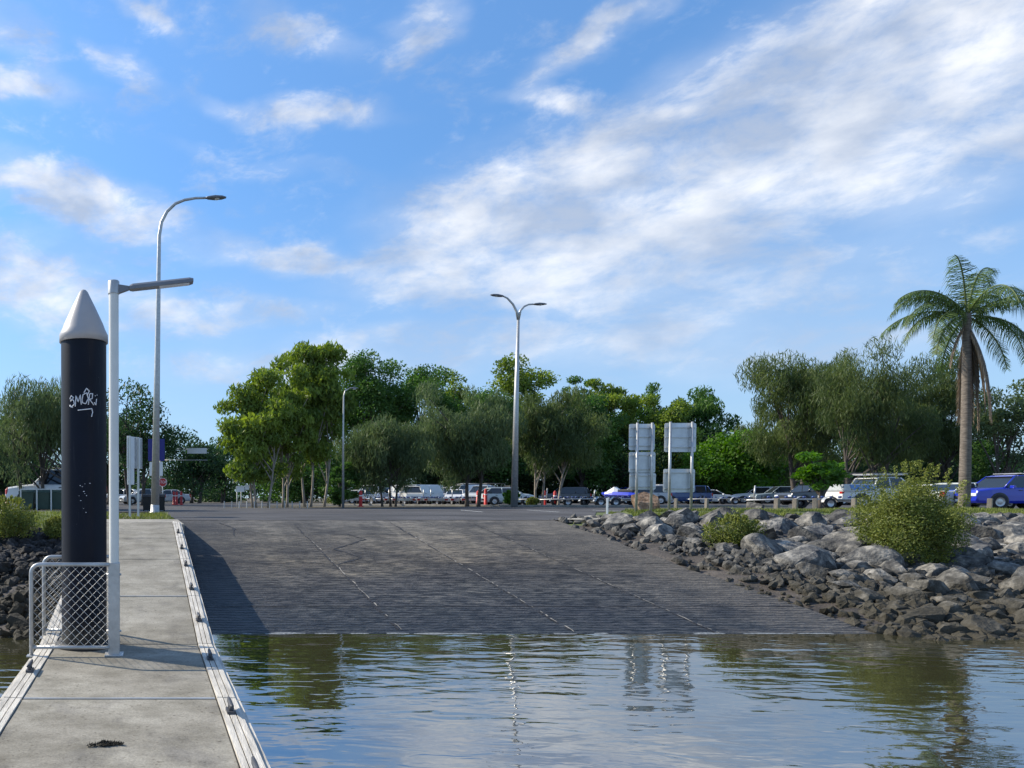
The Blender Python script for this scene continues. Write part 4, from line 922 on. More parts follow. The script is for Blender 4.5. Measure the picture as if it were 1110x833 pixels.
P = [Vector((0, 0, -.1)), Lp(170.3, 400, d, base), Lp(172, 290, d, base), Lp(172.6, 256, d, base), Lp(175, 241, d, base), Lp(181, 229.5, d, base), Lp(190, 221, d, base), Lp(200, 217, d, base), Lp(212, 215, d, base), Lp(223, 214.8, d, base)]
for q in P: q.y = 0
MB().tube(P, [.17, .12, .085, .075, .07, .066, .06, .055, .05, .045], 14).build('pole', M['galv'], sl_, fixn=False)
MB().lathe([(.24, -.02), (.24, .03), (.18, .05), (.18, .3), (.165, .32)], n=16).build('base_flange', M['galv'], sl_, fixn=False)
lamp_head(sl_, P[-1], (1, 0, .02), .82, .17)
d = 47.5; base = (at(557.5, 540, d).x, d, CP)
sl_ = thing('street_lamp', 'tall twin arm street lamp rising from the planted kerb in the middle', 'street lamp', base)
P = [Vector((0, 0, -.1)), Lp(559.5, 440, d, base), Lp(561.8, 346, d, base)]
for q in P: q.y = 0
MB().tube(P, [.21, .15, .08], 14).build('pole', M['galv'], sl_, fixn=False)
for pts, dr in ((((561.8, 347), (560, 338), (556, 330), (550, 323.5), (546, 321.5)), (-1, 0, .12)), (((561.8, 347), (564, 337), (568, 332.5), (573, 330.3), (578, 330)), (1, 0, 0))):
    A = [Lp(a, b_, d, base) for a, b_ in pts]
    for q in A: q.y = 0
    MB().tube(A, [.085, .075, .065, .055, .05], 10).build('arm', M['galv'], sl_, fixn=False)
    lamp_head(sl_, A[-1], dr, .85, .18)
d = 43; base = (at(372, 540, d).x, d, CP)
sl_ = thing('street_lamp', 'slim pale street lamp far off among the central trees', 'street lamp', base)
P = [Vector((0, 0, -.1)), Lp(372, 470, d, base), Lp(372.5, 430, d, base), Lp(374, 424, d, base), Lp(379, 421, d, base)]
for q in P: q.y = 0
MB().tube([(p.x, p.y, p.z) for p in P], [.075, .055, .04, .035, .03], 10).build('pole', M['galv'], sl_, fixn=False); lamp_head(sl_, P[-1], (1, 0, 0), .5, .1)

# ------------------------------------------------------------------ signs
def rear_sign(label, d, posts, panels, seed):
    bx = at((posts[0]+posts[1])/2, 540, d).x; root = thing('road_sign', label, 'sign', (bx, d, CP+.05))
    o_ = Vector((bx, d, CP+.05)); topy = min(p_[1] for p_ in panels)-1
    for q in posts:
        a = at(q-.9, 560, d)-o_; b_ = at(q+.9, topy, d)-o_; MB().tube([(a.x, .0, -.2), (b_.x, 0, b_.z)], .038, 12).build('post', M['galv'], root, fixn=False)
    for (x0, y0, x1, y1) in panels:
        a = at(x0, y1, d)-o_; b_ = at(x1, y0, d)-o_; w_, h_ = b_.x-a.x, b_.z-a.z; c = Vector(((a.x+b_.x)/2, .085, (a.z+b_.z)/2))
        pb = MB(); r_ = .05; ring = []
        for (sx, sz, a0) in ((1, 1, 0), (-1, 1, 90), (-1, -1, 180), (1, -1, 270)):
            for k in range(4): an = R(a0+k*30); ring.append((c.x+sx*(w_/2-r_)+r_*math.cos(an), c.z+sz*(h_/2-r_)+r_*math.sin(an)))
        pb.loft([[(x, .083, z) for x, z in ring], [(x, .087, z) for x, z in ring]]); pn = pb.build('sign_panel', M['alu'], root)
        fs = MB().loft([[(x*1+0, .0875, z) for x, z in ring], [(x, .0885, z) for x, z in ring]]).build('sign_face', M['white'], pn)
        for zz in (c.z+h_*.34, c.z-h_*.34, c.z):
            if zz == c.z and h_ < .75: continue
            MB().box((c.x, .066, zz), (w_*.97, .03, .028)).build('stiffener_rail', M['galv'], pn)
    return root
rear_sign('back of the taller narrow sign, three stacked grey panels beside the brown boulder', 23, (690.3, 706.3), [(683.5, 459.5, 712, 488), (683.5, 490, 712.5, 512.5), (684, 513, 713, 531)], 1)
rear_sign('back of the right hand sign, two separate grey panels on two posts', 23.4, (726, 749.8), [(722, 458.5, 757, 490), (720.8, 508.5, 755.5, 534)], 2)
# white information board seen nearly edge-on
d = 24; bx = at(146, 540, d).x; root = thing('notice_board', 'tall white notice board seen at an angle beside the grey street lamp', 'sign', (bx, d, CP), R(64))
hT = at(146, 474, d).z-CP; hB = at(146, 508, d).z-CP
MB().box((0, 0, (hT+hB)/2), (1.05, .03, hT-hB)).build('board', M['white'], root, bevel=.006)
MB().box((-.28, 0, (.9+hB)/2+.1), (.46, .025, hB-.95)).build('lower_board', M['white'], root, bevel=.005)
for x in (-.42, 0, .42): MB().box((x, -.035, (hT+hB)/2), (.05, .04, hT-hB-.04)).build('batten', M['galv'], root)
for x in (-.5, .1): MB().box((x, -.08, hT/2), (.06, .05, hT)).build('post', M['whitepole'], root)
# blue sign with a white plate
d = 31.5; bx = at(169.5, 540, d).x; root = thing('road_sign', 'blue sign panel above a white plate behind the grey street lamp', 'sign', (bx, d, CP))
o_ = Vector((bx, d, CP))
for (x0, y0, x1, y1, m_, nm) in ((160.5, 476, 178.5, 500, 'blue', 'blue_panel'), (162, 501, 176.5, 516, 'white', 'white_plate')):
    a = at(x0, y1, d)-o_; b_ = at(x1, y0, d)-o_; MB().box(((a.x+b_.x)/2, 0, (a.z+b_.z)/2), (b_.x-a.x, .01, b_.z-a.z)).build(nm, M[m_], root, bevel=.003)
MB().tube([(0, .045, 0), (0, .045, (at(169, 477, d)-o_).z)], .035, 10).build('post', M['galv'], root, fixn=False)
# stop sign
d = 46; p = at(176.3, 523, d); root = thing('stop_sign', 'small red octagonal stop sign low beside the grey street lamp', 'sign', (p.x, d, CP)); r_ = .29
ring = [(r_*math.cos(R(22.5+45*k)), p.z-CP+r_*math.sin(R(22.5+45*k))) for k in range(8)]
MB().loft([[(x, -.005, z) for x, z in ring], [(x, .005, z) for x, z in ring]]).build('octagon', M['red'], root)
ring2 = lambda f: [(f*r_*math.cos(R(22.5+45*k)), p.z-CP+f*r_*math.sin(R(22.5+45*k))) for k in range(8)]
bd = MB(); A, B = ring2(.99), ring2(.9)
for k in range(8): k2 = (k+1) % 8; bd.add([(A[k][0], -.008, A[k][1]), (A[k2][0], -.008, A[k2][1]), (B[k2][0], -.008, B[k2][1]), (B[k][0], -.008, B[k][1])], [(0, 1, 2, 3)])
bd.build('white_border', M['wband'], root, fixn=False)
def text(s, size, m, parent, loc, rot=(R(90), 0, 0), name='lettering', ext=.002, sx=1):
    cu = bpy.data.curves.new(name, 'FONT'); cu.body = s; cu.size = size; cu.align_x = 'CENTER'; cu.align_y = 'CENTER'; cu.extrude = ext; cu.materials.append(m)
    o = bpy.data.objects.new(name, cu); C.objects.link(o); o.parent = parent; o.location = loc; o.rotation_euler = rot; o.scale = (sx, 1, 1)
    dg = bpy.context.evaluated_depsgraph_get(); me = bpy.data.meshes.new_from_object(o.evaluated_get(dg)); bpy.data.objects.remove(o); bpy.data.curves.remove(cu)
    o = bpy.data.objects.new(name, me); C.objects.link(o); o.parent = parent; o.location = loc; o.rotation_euler = rot; o.scale = (sx, 1, 1); return o
text('STOP', .25, M['wband'], root, (0, -.012, p.z-CP), sx=.8)
MB().tube([(0, .03, 0), (0, .03, p.z-CP+.2)], .03, 8).build('post', M['galv'], root, fixn=False)
# overhead street-name arm
d = 60; p = at(180, 488, d); root = thing('overhead_sign', 'long horizontal white clearance sign on an arm in front of dark trees', 'sign', (at(174, 540, d).x, d, CP))
o_ = Vector(root.location); e_ = at(225, 488, d)-o_
MB().tube([(0, 0, 0), (0, 0, e_.z+.3)], .09, 10).build('post', M['galv'], root, fixn=False)
MB().tube([(0, 0, e_.z+.05), (e_.x, 0, e_.z+.05)], .05, 8).build('arm', M['whitepole'], root, fixn=False)
a = at(203, 492, d)-o_; b_ = at(224, 486, d)-o_; MB().box(((a.x+b_.x)/2, -.08, (a.z+b_.z)/2), (b_.x-a.x, .03, b_.z-a.z)).build('sign_panel', M['white'], root)
MB().tube([(.3, 0, (at(200, 499, d)-o_).z), (e_.x, 0, (at(200, 499, d)-o_).z)], .025, 6).build('lower_arm', M['galv'], root, fixn=False)
# small distant direction sign
d = 45; root = thing('road_sign', 'small white sign on two posts at the foot of yellow green gums', 'sign', (at(262, 540, d).x, d, CP)); o_ = Vector(root.location)
for (x0, y0, x1, y1) in ((256, 527, 265, 533.5), (265.5, 525.5, 270, 531)):
    a = at(x0, y1, d)-o_; b_ = at(x1, y0, d)-o_; MB().box(((a.x+b_.x)/2, 0, (a.z+b_.z)/2), (b_.x-a.x, .03, b_.z-a.z)).build('sign_panel', M['white'], root)
for x in (257, 261.5): q = at(x, 530, d)-o_; MB().tube([(q.x, .04, 0), (q.x, .04, q.z)], .03, 6).build('post', M['whitepole'], root, fixn=False)

# ------------------------------------------------------------------ bollards, posts, bins
def red_bollard(px, d, label, h=1.15):
    root = thing('traffic_bollard', label, 'bollard', (at(px, 540, d).x, d, CP), 0, 'red traffic bollards')
    MB().lathe([(.2, 0), (.2, .06), (.115, .08), (.105, h-.14), (.085, h-.09), (.03, h-.085), (.03, h-.03), (.001, h)], n=14).build('post', M['red'], root, fixn=False)
    for z in (h*.62,): MB().lathe([(.116, z), (.116, z+.07)], n=14).build('reflective_band', M['wband'], root, fixn=False)
    return root
red_bollard(188.5, 62, 'red bollard in front of dark trees, left one of the tight trio', 1.2); red_bollard(191.5, 63, 'red bollard in front of dark trees, middle one of the tight trio', 1.2); red_bollard(196.5, 62, 'red bollard in front of dark trees, right one of the tight trio', 1.2)
red_bollard(391, 49, 'red bollard left of the first white van'); red_bollard(518, 52, 'red bollard left of the silver hatchback, left one of two'); red_bollard(526.5, 52.3, 'red bollard left of the silver hatchback, right one of two', 1.3)
red_bollard(590.5, 54, 'red bollard right of the twin arm lamp beside pale forked trunk'); red_bollard(601.5, 54, 'red bollard right of the twin arm lamp, further from it')
red_bollard(8, 38, 'red bollard at the nose of the white wagon at far left', 1.15)
def post(px, d, w_, h, m_, label, name='timber_post', cat='post', group='timber posts along the grass verge'):
    o = MB().box((0, 0, h/2-.1), (w_, w_, h+.2)).build(name, m_, bevel=w_*.12); o.location = (at(px, 540, d).x, d, CP); o.rotation_euler = (rnd.uniform(-.03, .03), rnd.uniform(-.03, .03), rnd.uniform(0, 1)); return tag(o, label, cat, group)
for px, lab in ((733, 'between the two posts of the right hand sign'), (765.7, 'just right of the right hand sign'), (842, 'right of the pale boulder on the grass'), (862, 'in front of the grey wagon'), (884, 'left of the white utility, by a thin trunk'), (926, 'at the rear wheel of the white utility'), (1073, 'in front of the blue utility')):
    post(px, 28, .14 if px > 830 else .1, .58, M['timber'], 'short weathered timber post '+lab)
post(658.5, 21.5, .055, .6, M['wband'], 'short thin white marker post at the top right corner of the ramp', 'marker_post', 'post', None)
for i in range(12):
    px = 243+i*8.2; o = post(px, 43.3, .05, .4, M['galv'], 'short pale fence post in the row under the yellow green gums', 'fence_post', 'post', 'white posts under the gums')
def wheelie(px, d, label, w_=.74, h=.97, m_='bin', group='wheelie bins'):
    root = thing('wheelie_bin', label, 'bin', (at(px, 540, d).x, d, CP), rnd.uniform(-.15, .15), group)
    MB().loft([[(-w_*.42, -.28, .06), (w_*.42, -.28, .06), (w_*.42, .25, .06), (-w_*.42, .25, .06)], [(-w_/2, -.36, h-.1), (w_/2, -.36, h-.1), (w_/2, .33, h-.1), (-w_/2, .33, h-.1)]]).build('body', M[m_], root, bevel=.02)
    MB().loft([[(-w_*.52, -.39, h-.1), (w_*.52, -.39, h-.1), (w_*.52, .38, h-.08), (-w_*.52, .38, h-.08)], [(-w_*.46, -.3, h), (w_*.46, -.3, h), (w_*.5, .36, h+.03), (-w_*.5, .36, h+.03)]]).build('lid', M[m_], root, bevel=.015)
    for s_ in (-1, 1): MB().lathe([(.02, -.03), (.1, -.03), (.1, .03), (.02, .03)], c=(s_*w_*.4, .3, .1), n=12, axis='X').build('wheel', M['tyre'], root, fixn=False)
wheelie(29.5, 36, 'dark green wheelie bin in its frame, left of the tree trunk behind'); wheelie(47, 36, 'pale green wheelie bin in its frame, middle of three'); wheelie(61, 36, 'dark green wheelie bin in its frame, nearest the black pile')
wheelie(160.5, 33, 'black wheelie bin at the left side of the grey street lamp', .5, .75, 'rubber'); wheelie(174, 33, 'black wheelie bin at the right side of the grey street lamp', .4, .75, 'rubber')
fr = MB()
xs_ = [at(q, 540, 35.5).x for q in (22.5, 40, 55.5, 70)]
for x in xs_: fr.box((x, 35.5, CP+.5), (.06, .06, 1.0))
fr.box(((xs_[0]+xs_[-1])/2, 35.5, CP+1.02), (xs_[-1]-xs_[0]+.06, .06, .045))
fr = fr.build('bin_frame', M['whitepole']); tag(fr, 'white post and rail frame holding the green wheelie bins', 'bin frame')

# ------------------------------------------------------------------ vehicles
PAINT = {}
def paint(c):
    if c not in PAINT: PAINT[c] = mat('car_paint', c, .28, .04, 1.5, coat=.6)
    return PAINT[c]
WH, SV, GY, BL, DK, NV = (.78, .78, .77), (.45, .47, .48), (.13, .145, .16), (.012, .03, .42), (.03, .035, .045), (.03, .07, .2)
def ring(x, zb, zt, hw, r=.1): return [(x, -hw*.93, zb), (x, hw*.93, zb), (x, hw, zb+.14), (x, hw, (zb+zt)/2), (x, hw*.965, zt-.07), (x, hw*.86, zt), (x, -hw*.86, zt), (x, -hw*.965, zt-.07), (x, -hw, (zb+zt)/2), (x, -hw, zb+.14)]
SPEC = {  # L, W, body stations (x,zb,zt) front=+x, greenhouse a,b,c,e (front base, front top, rear top, rear base), z0,z1, wheel radius, wheels
 'wagon': (4.8, 1.88, [(2.38, .42, .78), (2.28, .3, .98), (1.7, .28, 1.06), (1.0, .27, 1.12), (-2.2, .28, 1.14), (-2.36, .33, 1.08), (-2.4, .42, .8)], (1.05, .35, -2.02, -2.3), 1.1, 1.78, .37, (1.42, -1.4)),
 'hatch': (4.3, 1.78, [(2.14, .36, .62), (2.05, .24, .78), (1.5, .22, .92), (.9, .22, .98), (-1.95, .24, 1.0), (-2.1, .3, .95), (-2.15, .4, .7)], (1.0, .2, -1.5, -2.05), .96, 1.48, .32, (1.3, -1.3)),
 'sedan': (4.7, 1.82, [(2.34, .36, .62), (2.25, .24, .76), (1.6, .22, .9), (1.0, .22, .96), (-1.6, .24, 1.0), (-2.2, .28, .98), (-2.34, .4, .75)], (1.0, .25, -1.0, -1.75), .94, 1.44, .32, (1.42, -1.38)),
 'van': (5.0, 1.92, [(2.48, .4, .85), (2.4, .28, 1.05), (2.0, .26, 1.18), (1.6, .26, 1.25), (-2.3, .28, 1.25), (-2.48, .33, 1.2), (-2.5, .42, .9)], (1.95, 1.2, -2.3, -2.44), 1.22, 2.05, .34, (1.6, -1.45)),
 'ute': (5.2, 1.88, [(2.58, .45, .82), (2.48, .33, 1.02), (1.9, .3, 1.1), (1.2, .3, 1.15), (-.85, .32, 1.17), (-.95, .34, 1.17), (-2.5, .42, 1.17), (-2.6, .46, 1.1)], (1.25, .6, -.62, -.9), 1.13, 1.8, .39, (1.55, -1.6)),
}
def vehicle(kind, col, label, px, d, rz, cat='car', name=None, group='vehicles in the car park', extras=(), gmat='glass'):
    L_, W_, st, (ga, gb, gc, ge), z0, z1, wr, wx = SPEC[kind]; hw = W_/2; pm = paint(col)
    root = thing(name or {'wagon': 'station_wagon', 'hatch': 'hatchback', 'sedan': 'sedan', 'van': 'van', 'ute': 'utility'}[kind], label, cat, (at(px, 540, d).x, d, CP+.006), R(rz), group)
    taper = lambda x: hw*(1-.10*max(0, (abs(x)-L_*.36)/(L_*.14))**1.5)
    MB().loft([ring(x, a, b_, taper(x)) for x, a, b_ in st]).build('body', pm, root, bevel=.02)
    g0, g1 = hw*.9, hw*.74
    def gr(x, z, h_, lowx=None): return None
    rings = [[(ga, -g0, z0), (ga, g0, z0), (ga, g0, z0+.01), (ga, -g0, z0+.01)], [(gb, -g0, z0), (gb, g0, z0), (gb, g1, z1-.05), (gb, -g1, z1-.05)], [(gc, -g0, z0), (gc, g0, z0), (gc, g1, z1-.05), (gc, -g1, z1-.05)], [(ge, -g0*.95, z0), (ge, g0*.95, z0), (ge, g0*.95, z0+.01), (ge, -g0*.95, z0+.01)]]
    if kind != 'van': MB().loft(rings).build('windows', M[gmat], root)
    else:
        MB().loft([[(.75, -g0, z0), (.75, g0, z0), (.75, g1, z1-.05), (.75, -g1, z1-.05)], rings[2], rings[3]]).build('cargo_body', pm, root, bevel=.015); MB().loft(rings[:1]+[rings[1]]+[[(.76, -g0, z0), (.76, g0, z0), (.76, g1, z1-.05), (.76, -g1, z1-.05)]]).build('windows', M[gmat], root)
    e_ = .012
    MB().loft([[(gb+.12, -g1*.98, z1-.07), (gb+.12, g1*.98, z1-.07), (gb+.06, g1*.9, z1-.05), (gb+.06, -g1*.9, z1-.05)], [(gb-.1, -g1-e_, z1-.08), (gb-.1, g1+e_, z1-.08), (gb-.15, g1*.88, z1), (gb-.15, -g1*.88, z1)], [(gc+.1, -g1-e_, z1-.08), (gc+.1, g1+e_, z1-.08), (gc+.15, g1*.88, z1), (gc+.15, -g1*.88, z1)], [(gc-.08, -g1-e_, z1-.09), (gc-.08, g1+e_, z1-.09), (gc-.03, g1*.9, z1-.04), (gc-.03, -g1*.9, z1-.04)]]).build('roof', pm, root)
    pil = MB()
    for s_ in (-1, 1):
        for (xa, za, xb, zb_) in ((ga, z0, gb, z1-.05), (ge, z0, gc, z1-.05))+(((gb+gc)/2-.0, z0, (gb+gc)/2-.0, z1-.05),)*(1)+((((gb+gc)/2-.95), z0, ((gb+gc)/2-.95), z1-.05),)*(kind == 'wagon'):
            ya, yb = s_*(g0+.005), s_*(g1+.005); MB().tube([(xa, ya, za), (xb, yb, zb_)], .038, 5).build('window_pillar', pm, root, fixn=False)
    for x in wx:
        for s_ in (-1, 1):
            MB().lathe([(wr+.075, -.02), (wr+.075, .012), (wr+.03, .016), (0.001, .016)][::1], c=(x, s_*(hw-.008), wr+.02), n=20, axis='Y').build('wheel_arch', M['trim'], root, fixn=False) if s_ > 0 else MB().lathe([(wr+.075, .02), (wr+.075, -.012), (wr+.03, -.016), (0.001, -.016)], c=(x, s_*(hw-.008), wr+.02), n=20, axis='Y').build('wheel_arch', M['trim'], root, fixn=False)
            wh = MB().lathe([(wr*.6, -.11), (wr*.95, -.12), (wr, -.08), (wr, .08), (wr*.95, .12), (wr*.6, .11)], c=(x, s_*(hw-.07), wr), n=20, axis='Y').build('wheel', M['tyre'], root, fixn=False)
            MB().lathe([(.001, s_*.10), (wr*.3, s_*.105), (wr*.45, s_*.085), (wr*.62, s_*.112)], c=(x, s_*(hw-.07), wr), n=20, axis='Y').build('rim', M['rim'], wh, fixn=False)
    fx, fz0, fz1 = st[0][0], st[0][1], st[0][2]
    for s_ in (-1, 1):
        MB().box((fx-.05, s_*hw*.70, fz1-.05), (.14, .34, .16)).build('headlight', M['head'], root, bevel=.02)
        MB().box((st[-1][0]+.05, s_*hw*.80, st[-2][2]-.18), (.14, .2, .3)).build('tail_light', M['tail'], root, bevel=.02)
        mr_ = MB().box((ga-.25, s_*(hw+.08), z0+.04), (.12, .2, .15)).build('mirror', pm, root, bevel=.02)
    MB().box((fx+.0, 0, fz0+.18), (.06, hw*1.05, .16)).build('grille', M['trim'], root); MB().box((fx+.035, 0, fz0+.02), (.02, .42, .11)).build('number_plate', M['plate'], root); MB().box((st[-1][0]-.015, 0, fz0+.28), (.02, .42, .11)).build('number_plate', M['plate'], root)
    for s_ in (-1, 1):
        for x in ((ga+ge)/2+.35, (ga+ge)/2-.6): MB().box((x, s_*(hw+.004), z0-.14), (.16, .03, .03)).build('door_handle', M['trim'], root)
    if 'bars' in extras or 'rack' in extras:
        for s_ in (-1, 1): MB().tube([(gb-.2, s_*g1*.85, z1+.05), (gc+.2, s_*g1*.85, z1+.05)], .02, 6).build('roof_rail', M['trim'], root, fixn=False)
        for x in (gb-.35, gc+.35): MB().box((x, 0, z1+.09), (.07, g1*2.0, .035)).build('cross_bar', M['galv'], root)
    if 'ladder' in extras:
        lb = MB()
        for s_ in (-1, 1): lb.tube([(1.0, s_*.2+.2, z1+.14), (-2.2, s_*.2+.2, z1+.14)], .022, 6)
        for k in range(11): lb.tube([(.9-k*.3, 0, z1+.14), (.9-k*.3, .4, z1+.14)], .014, 5)
        lb.build('ladder', M['alu'], root, fixn=False)
    if 'awning' in extras:
        MB().box(((gb+gc)/2+.1, 0, z1+.17), (1.9, g1*1.9, .13)).build('roof_box', M['white'], root, bevel=.04)
    if 'canopy' in extras:
        MB().loft([[(-.95, -hw*.9, 1.15), (-.95, hw*.9, 1.15), (-.95, hw*.75, 1.78), (-.95, -hw*.75, 1.78)], [(-2.35, -hw*.9, 1.15), (-2.35, hw*.9, 1.15), (-2.25, hw*.75, 1.78), (-2.25, -hw*.75, 1.78)], [(-2.55, -hw*.9, 1.15), (-2.55, hw*.9, 1.15), (-2.53, hw*.9, 1.17), (-2.53, -hw*.9, 1.17)]]).build('canopy', pm, root, bevel=.03)
        for s_ in (-1, 1): 
            cw = MB(); ym = hw*.9; yt = hw*.75; f1, f2 = .2, .85; y1, y2 = ym+(yt-ym)*f1, ym+(yt-ym)*f2; z_1, z_2 = 1.15+.63*f1, 1.15+.63*f2
            cw.add([(-1.1, s_*(y1+.012), z_1), (-2.15, s_*(y1+.012), z_1), (-2.1, s_*(y2+.012), z_2), (-1.1, s_*(y2+.012), z_2)], [(0, 1, 2, 3)]); cw.build('canopy_window', M[gmat], root, fixn=False)
    if 'tray' in extras:
        MB().box((-1.75, 0, 1.0), (1.75, W_+.02, .06)).build('tray_floor', M['alu'], root)
        for s_ in (-1, 1): MB().box((-1.75, s_*(W_/2+.01), 1.2), (1.75, .035, .36)).build('tray_side', M['alu'], root, bevel=.008)
        MB().box((-2.63, 0, 1.2), (.035, W_, .36)).build('tailgate', M['alu'], root)
        rb = MB()
        for x in (-.95, -2.5):
            rb.tube([(x, -.85, 1.2), (x, -.85, 2.0), (x, .85, 2.0), (x, .85, 1.2)], .028, 6)
        for s_ in (-1, 1): rb.tube([(1.2, s_*.7, 2.02), (-2.7, s_*.7, 2.02)], .025, 6)
        rb.build('ladder_rack', M['trim'], root, fixn=False)
    if 'stripe' in extras:
        for s_ in (-1, 1):
            sb = MB(); sb.add([(-1.05, s_*(hw+.045), 1.05), (-2.2, s_*(hw+.045), 1.06), (-2.35, s_*(hw+.045), 1.34), (-1.2, s_*(hw+.045), 1.33), (-.95, s_*(hw+.045), 1.2)], [(0, 1, 2, 3, 4)]); sb.build('blue_flash', paint((.03, .22, .6)), root, fixn=False)
    return root
# left
vehicle('wagon', WH, 'white four wheel drive wagon behind the bins at far left', 62, 38.8, 180, extras=('bars',)).scale = (1.06, 1.06, 1.17)
vehicle('hatch', SV, 'silver hatchback far off between the notice board and street lamp', 154, 72, 200)
vehicle('hatch', WH, 'white hatchback far off just left of the notice board', 129, 74, 170)
vehicle('sedan', SV, 'pale sedan far off right of the grey street lamp', 181, 76, 185)
# centre
vehicle('van', WH, 'white van nose on beside the single red bollard', 402, 84, 250)
vehicle('ute', WH, 'white utility with open tray behind the first white van', 420, 88, 195, 'utility', extras=('tray',))
vehicle('van', WH, 'white van, second from left, under the olive she oak', 434, 84, 262)
vehicle('van', (.6, .66, .68), 'pale grey green van, under the right edge of the olive she oak', 456, 82, 200)
vehicle('wagon', GY, 'dark grey wagon between pale grey green van and ladder van', 474, 88, 230)
vehicle('wagon', WH, 'white wagon with roof bars left of the ladder van', 487, 84, 235, extras=('bars',))
vehicle('van', WH, 'white van with ladder on its roof in the middle', 507, 82, 190, extras=('bars', 'ladder'))
vehicle('wagon', DK, 'dark wagon with tan roof behind the silver hatchback', 533, 80, 182, extras=('bars',))
vehicle('hatch', (.50, .56, .55), 'silver green hatchback nose right beside the twin arm lamp', 549, 63, -5)
vehicle('sedan', WH, 'low white sedan just behind the red bollard trailers', 388, 78, 200)
vehicle('wagon', (.6, .58, .52), 'pale tan wagon between the two white vans under the she oak', 446, 74, 258)
vehicle('hatch', WH, 'small white hatchback tucked left of the ladder van', 494, 76, 240)
vehicle('ute', SV, 'silver utility tucked behind the two red bollards', 524, 72, 220, 'utility', extras=('tray',))
vehicle('wagon', DK, 'black wagon right of the twin arm lamp in deep shade', 612, 82, 170)
vehicle('wagon', BL, 'small blue wagon between the jet ski and brown boulder', 682, 84, 195)
# right
vehicle('wagon', SV, 'silver wagon mostly hidden by the brown boulder', 693, 70, 170)
vehicle('wagon', NV, 'dark blue wagon behind the right hand sign', 738, 72, 175)
vehicle('van', WH, 'white van half hidden between the two signs', 720, 80, 185)
vehicle('sedan', WH, 'low white sedan right of the dark blue wagon', 768, 76, 0)
vehicle('wagon', WH, 'white wagon behind the pale boulder on the grass', 822, 80, 150)
vehicle('wagon', (.2, .25, .28), 'blue grey wagon right of the white wagon', 846, 76, 160)
vehicle('ute', DK, 'dark utility with tray rack left of the white utility', 882, 62, 180, 'utility', extras=('tray',))
vehicle('ute', WH, 'white utility with blue side panel, roof box and tray frame', 951, 43, -4, 'utility', extras=('tray', 'stripe', 'awning'))
vehicle('sedan', (.5, .52, .46), 'pale silver sedan between the palm trunk and blue utility', 1047, 41, 4)
vehicle('sedan', WH, 'white sedan between the large bush and palm trunk', 1018, 46, 10)
vehicle('ute', BL, 'bright blue utility with canopy at the right edge', 1097, 39.5, 176, 'utility', extras=('canopy', 'bars'))

def trailer(px, d, rz, label, ax=1, boat=None, Lt=5.4):
    root = thing('boat_trailer', label, 'trailer', (at(px, 540, d).x, d, CP+.006), R(rz), 'boat trailers in the car park')
    fr = MB(); z = .52
    fr.tube([(Lt*.55, 0, z-.05), (Lt*.2, -.75, z), (-Lt*.4, -.75, z)], .04, 6); fr.tube([(Lt*.55, 0, z-.05), (Lt*.2, .75, z), (-Lt*.4, .75, z)], .04, 6)
    for x in (-.4, -.2, 0, .2): fr.box((x*Lt, 0, z), (.07, 1.5, .07))
    fr.build('chassis', M['galv'], root, fixn=False)
    MB().tube([(Lt*.48, 0, z), (Lt*.47, 0, z+.75)], .04, 6).build('winch_post', M['galv'], root, fixn=False); MB().tube([(Lt*.42, .12, .12), (Lt*.42, .12, z+.2)], .03, 6).build('jockey_wheel', M['trim'], root, fixn=False)
    for k in range(5):
        x = -Lt*.38+k*Lt*.17
        for s_ in (-1, 1): MB().lathe([(.001, -.06), (.06, -.06), (.06, .06), (.001, .06)], c=(x, s_*.3, z+.12), n=8, axis='X').build('roller', paint((.03, .06, .2)), root, fixn=False)
    for x in ([-.1*Lt] if ax == 1 else [-.18*Lt, -.02*Lt]):
        for s_ in (-1, 1):
            wh = MB().lathe([(.15, -.08), (.29, -.09), (.3, 0), (.29, .09), (.15, .08)], c=(x, s_*.92, .3), n=16, axis='Y').build('wheel', M['tyre'], root, fixn=False); MB().lathe([(.001, s_*.05), (.17, s_*.092)], c=(x, s_*.92, .3), n=12, axis='Y').build('rim', M['rim'], wh, fixn=False)
            mg = MB(); ar = [(x+.38*math.cos(R(a)), .3+.38*math.sin(R(a))) for a in range(10, 171, 20)]
            for (a, b_) in zip(ar, ar[1:]): mg.add([(a[0], s_*.82, a[1]), (b_[0], s_*.82, b_[1]), (b_[0], s_*1.04, b_[1]), (a[0], s_*1.04, a[1])], [(0, 1, 2, 3)])
            mg.build('mudguard', M['galv'], root, fixn=False)
    MB().box((-Lt*.42, 0, z-.05), (.04, 1.7, .16)).build('light_board', M['galv'], root)
    for s_ in (-1, 1): MB().box((-Lt*.42-.03, s_*.72, z-.05), (.03, .22, .12)).build('tail_light', M['tail'], root)
    MB().box((-Lt*.42-.03, .2, z-.05), (.02, .4, .12)).build('number_plate', M['plate'], root)
    return root
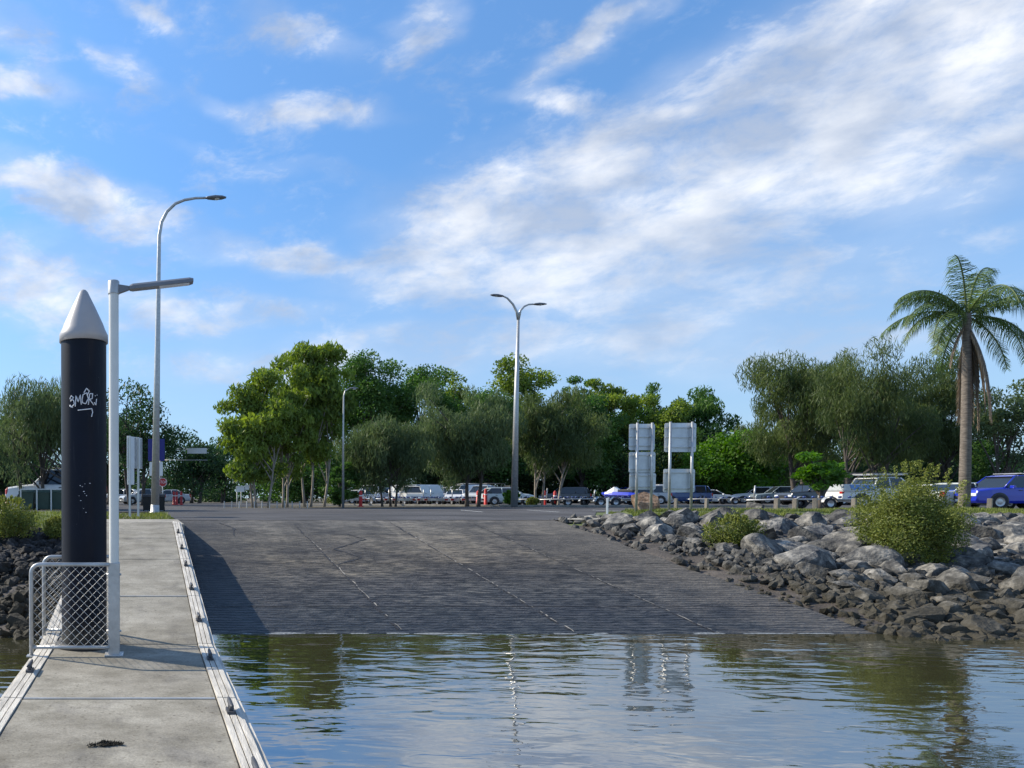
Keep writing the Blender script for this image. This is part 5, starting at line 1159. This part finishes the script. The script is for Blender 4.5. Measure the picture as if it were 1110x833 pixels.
trailer(372, 60, 95, 'empty trailer left of the single red bollard'); trailer(384, 62, 80, 'empty trailer just behind the single red bollard')
trailer(412, 59, 100, 'empty trailer in front of the first white van'); trailer(430, 58, 85, 'empty trailer in front of the second white van'); trailer(449, 57.5, 95, 'empty trailer in front of pale grey green van')
trailer(466, 57, 80, 'empty trailer with white plate in front of dark grey wagon'); trailer(484, 56.5, 95, 'empty trailer with white plate in front of white wagon'); trailer(502, 56, 85, 'empty trailer in front of the ladder van')
trailer(640, 51.5, 180, 'long twin axle trailer on the open asphalt left of the boulder', 2, Lt=6.4); trailer(600, 53, 175, 'low empty trailer just right of the two right hand bollards')
trailer(783, 68, 170, 'empty trailer between white sedan and white wagon'); trailer(872, 40, 176, 'galvanised trailer behind the rear of the white utility', 1); 
# jet ski on its trailer
root = thing('jet_ski', 'blue and white jet ski on trailer left of the brown boulder', 'jet ski', (at(671, 540, 60).x, 60, CP+.55), R(118)); hullr = []
for x, hw, zb_, zt in ((1.4, .05, .35, .5), (1.0, .32, .12, .55), (.3, .52, .02, .55), (-1.0, .55, .02, .5), (-1.5, .5, .1, .42)): hullr.append([(x, -hw*.4, zb_), (x, hw*.4, zb_), (x, hw, (zb_+zt)/2), (x, hw*.7, zt), (x, -hw*.7, zt), (x, -hw, (zb_+zt)/2)])
MB().loft(hullr).build('hull', paint(BL), root, bevel=.03); MB().loft([[(.9, -.2, .52), (.9, .2, .52), (.9, .15, .6), (.9, -.15, .6)], [(.3, -.3, .52), (.3, .3, .52), (.3, .2, .95), (.3, -.2, .95)], [(0, -.2, .5), (0, .2, .5), (0, .15, .75), (0, -.15, .75)]]).build('cowl', paint(WH), root, bevel=.02)
MB().box((-.6, 0, .62), (1.1, .36, .22)).build('seat', M['trim'], root, bevel=.05); MB().tube([(.25, -.35, 1.02), (.3, 0, .97), (.25, .35, 1.02)], .02, 6).build('handlebar', M['trim'], root, fixn=False)
trailer(671, 60, 118, 'trailer under the blue and white jet ski', 1, Lt=4.2)
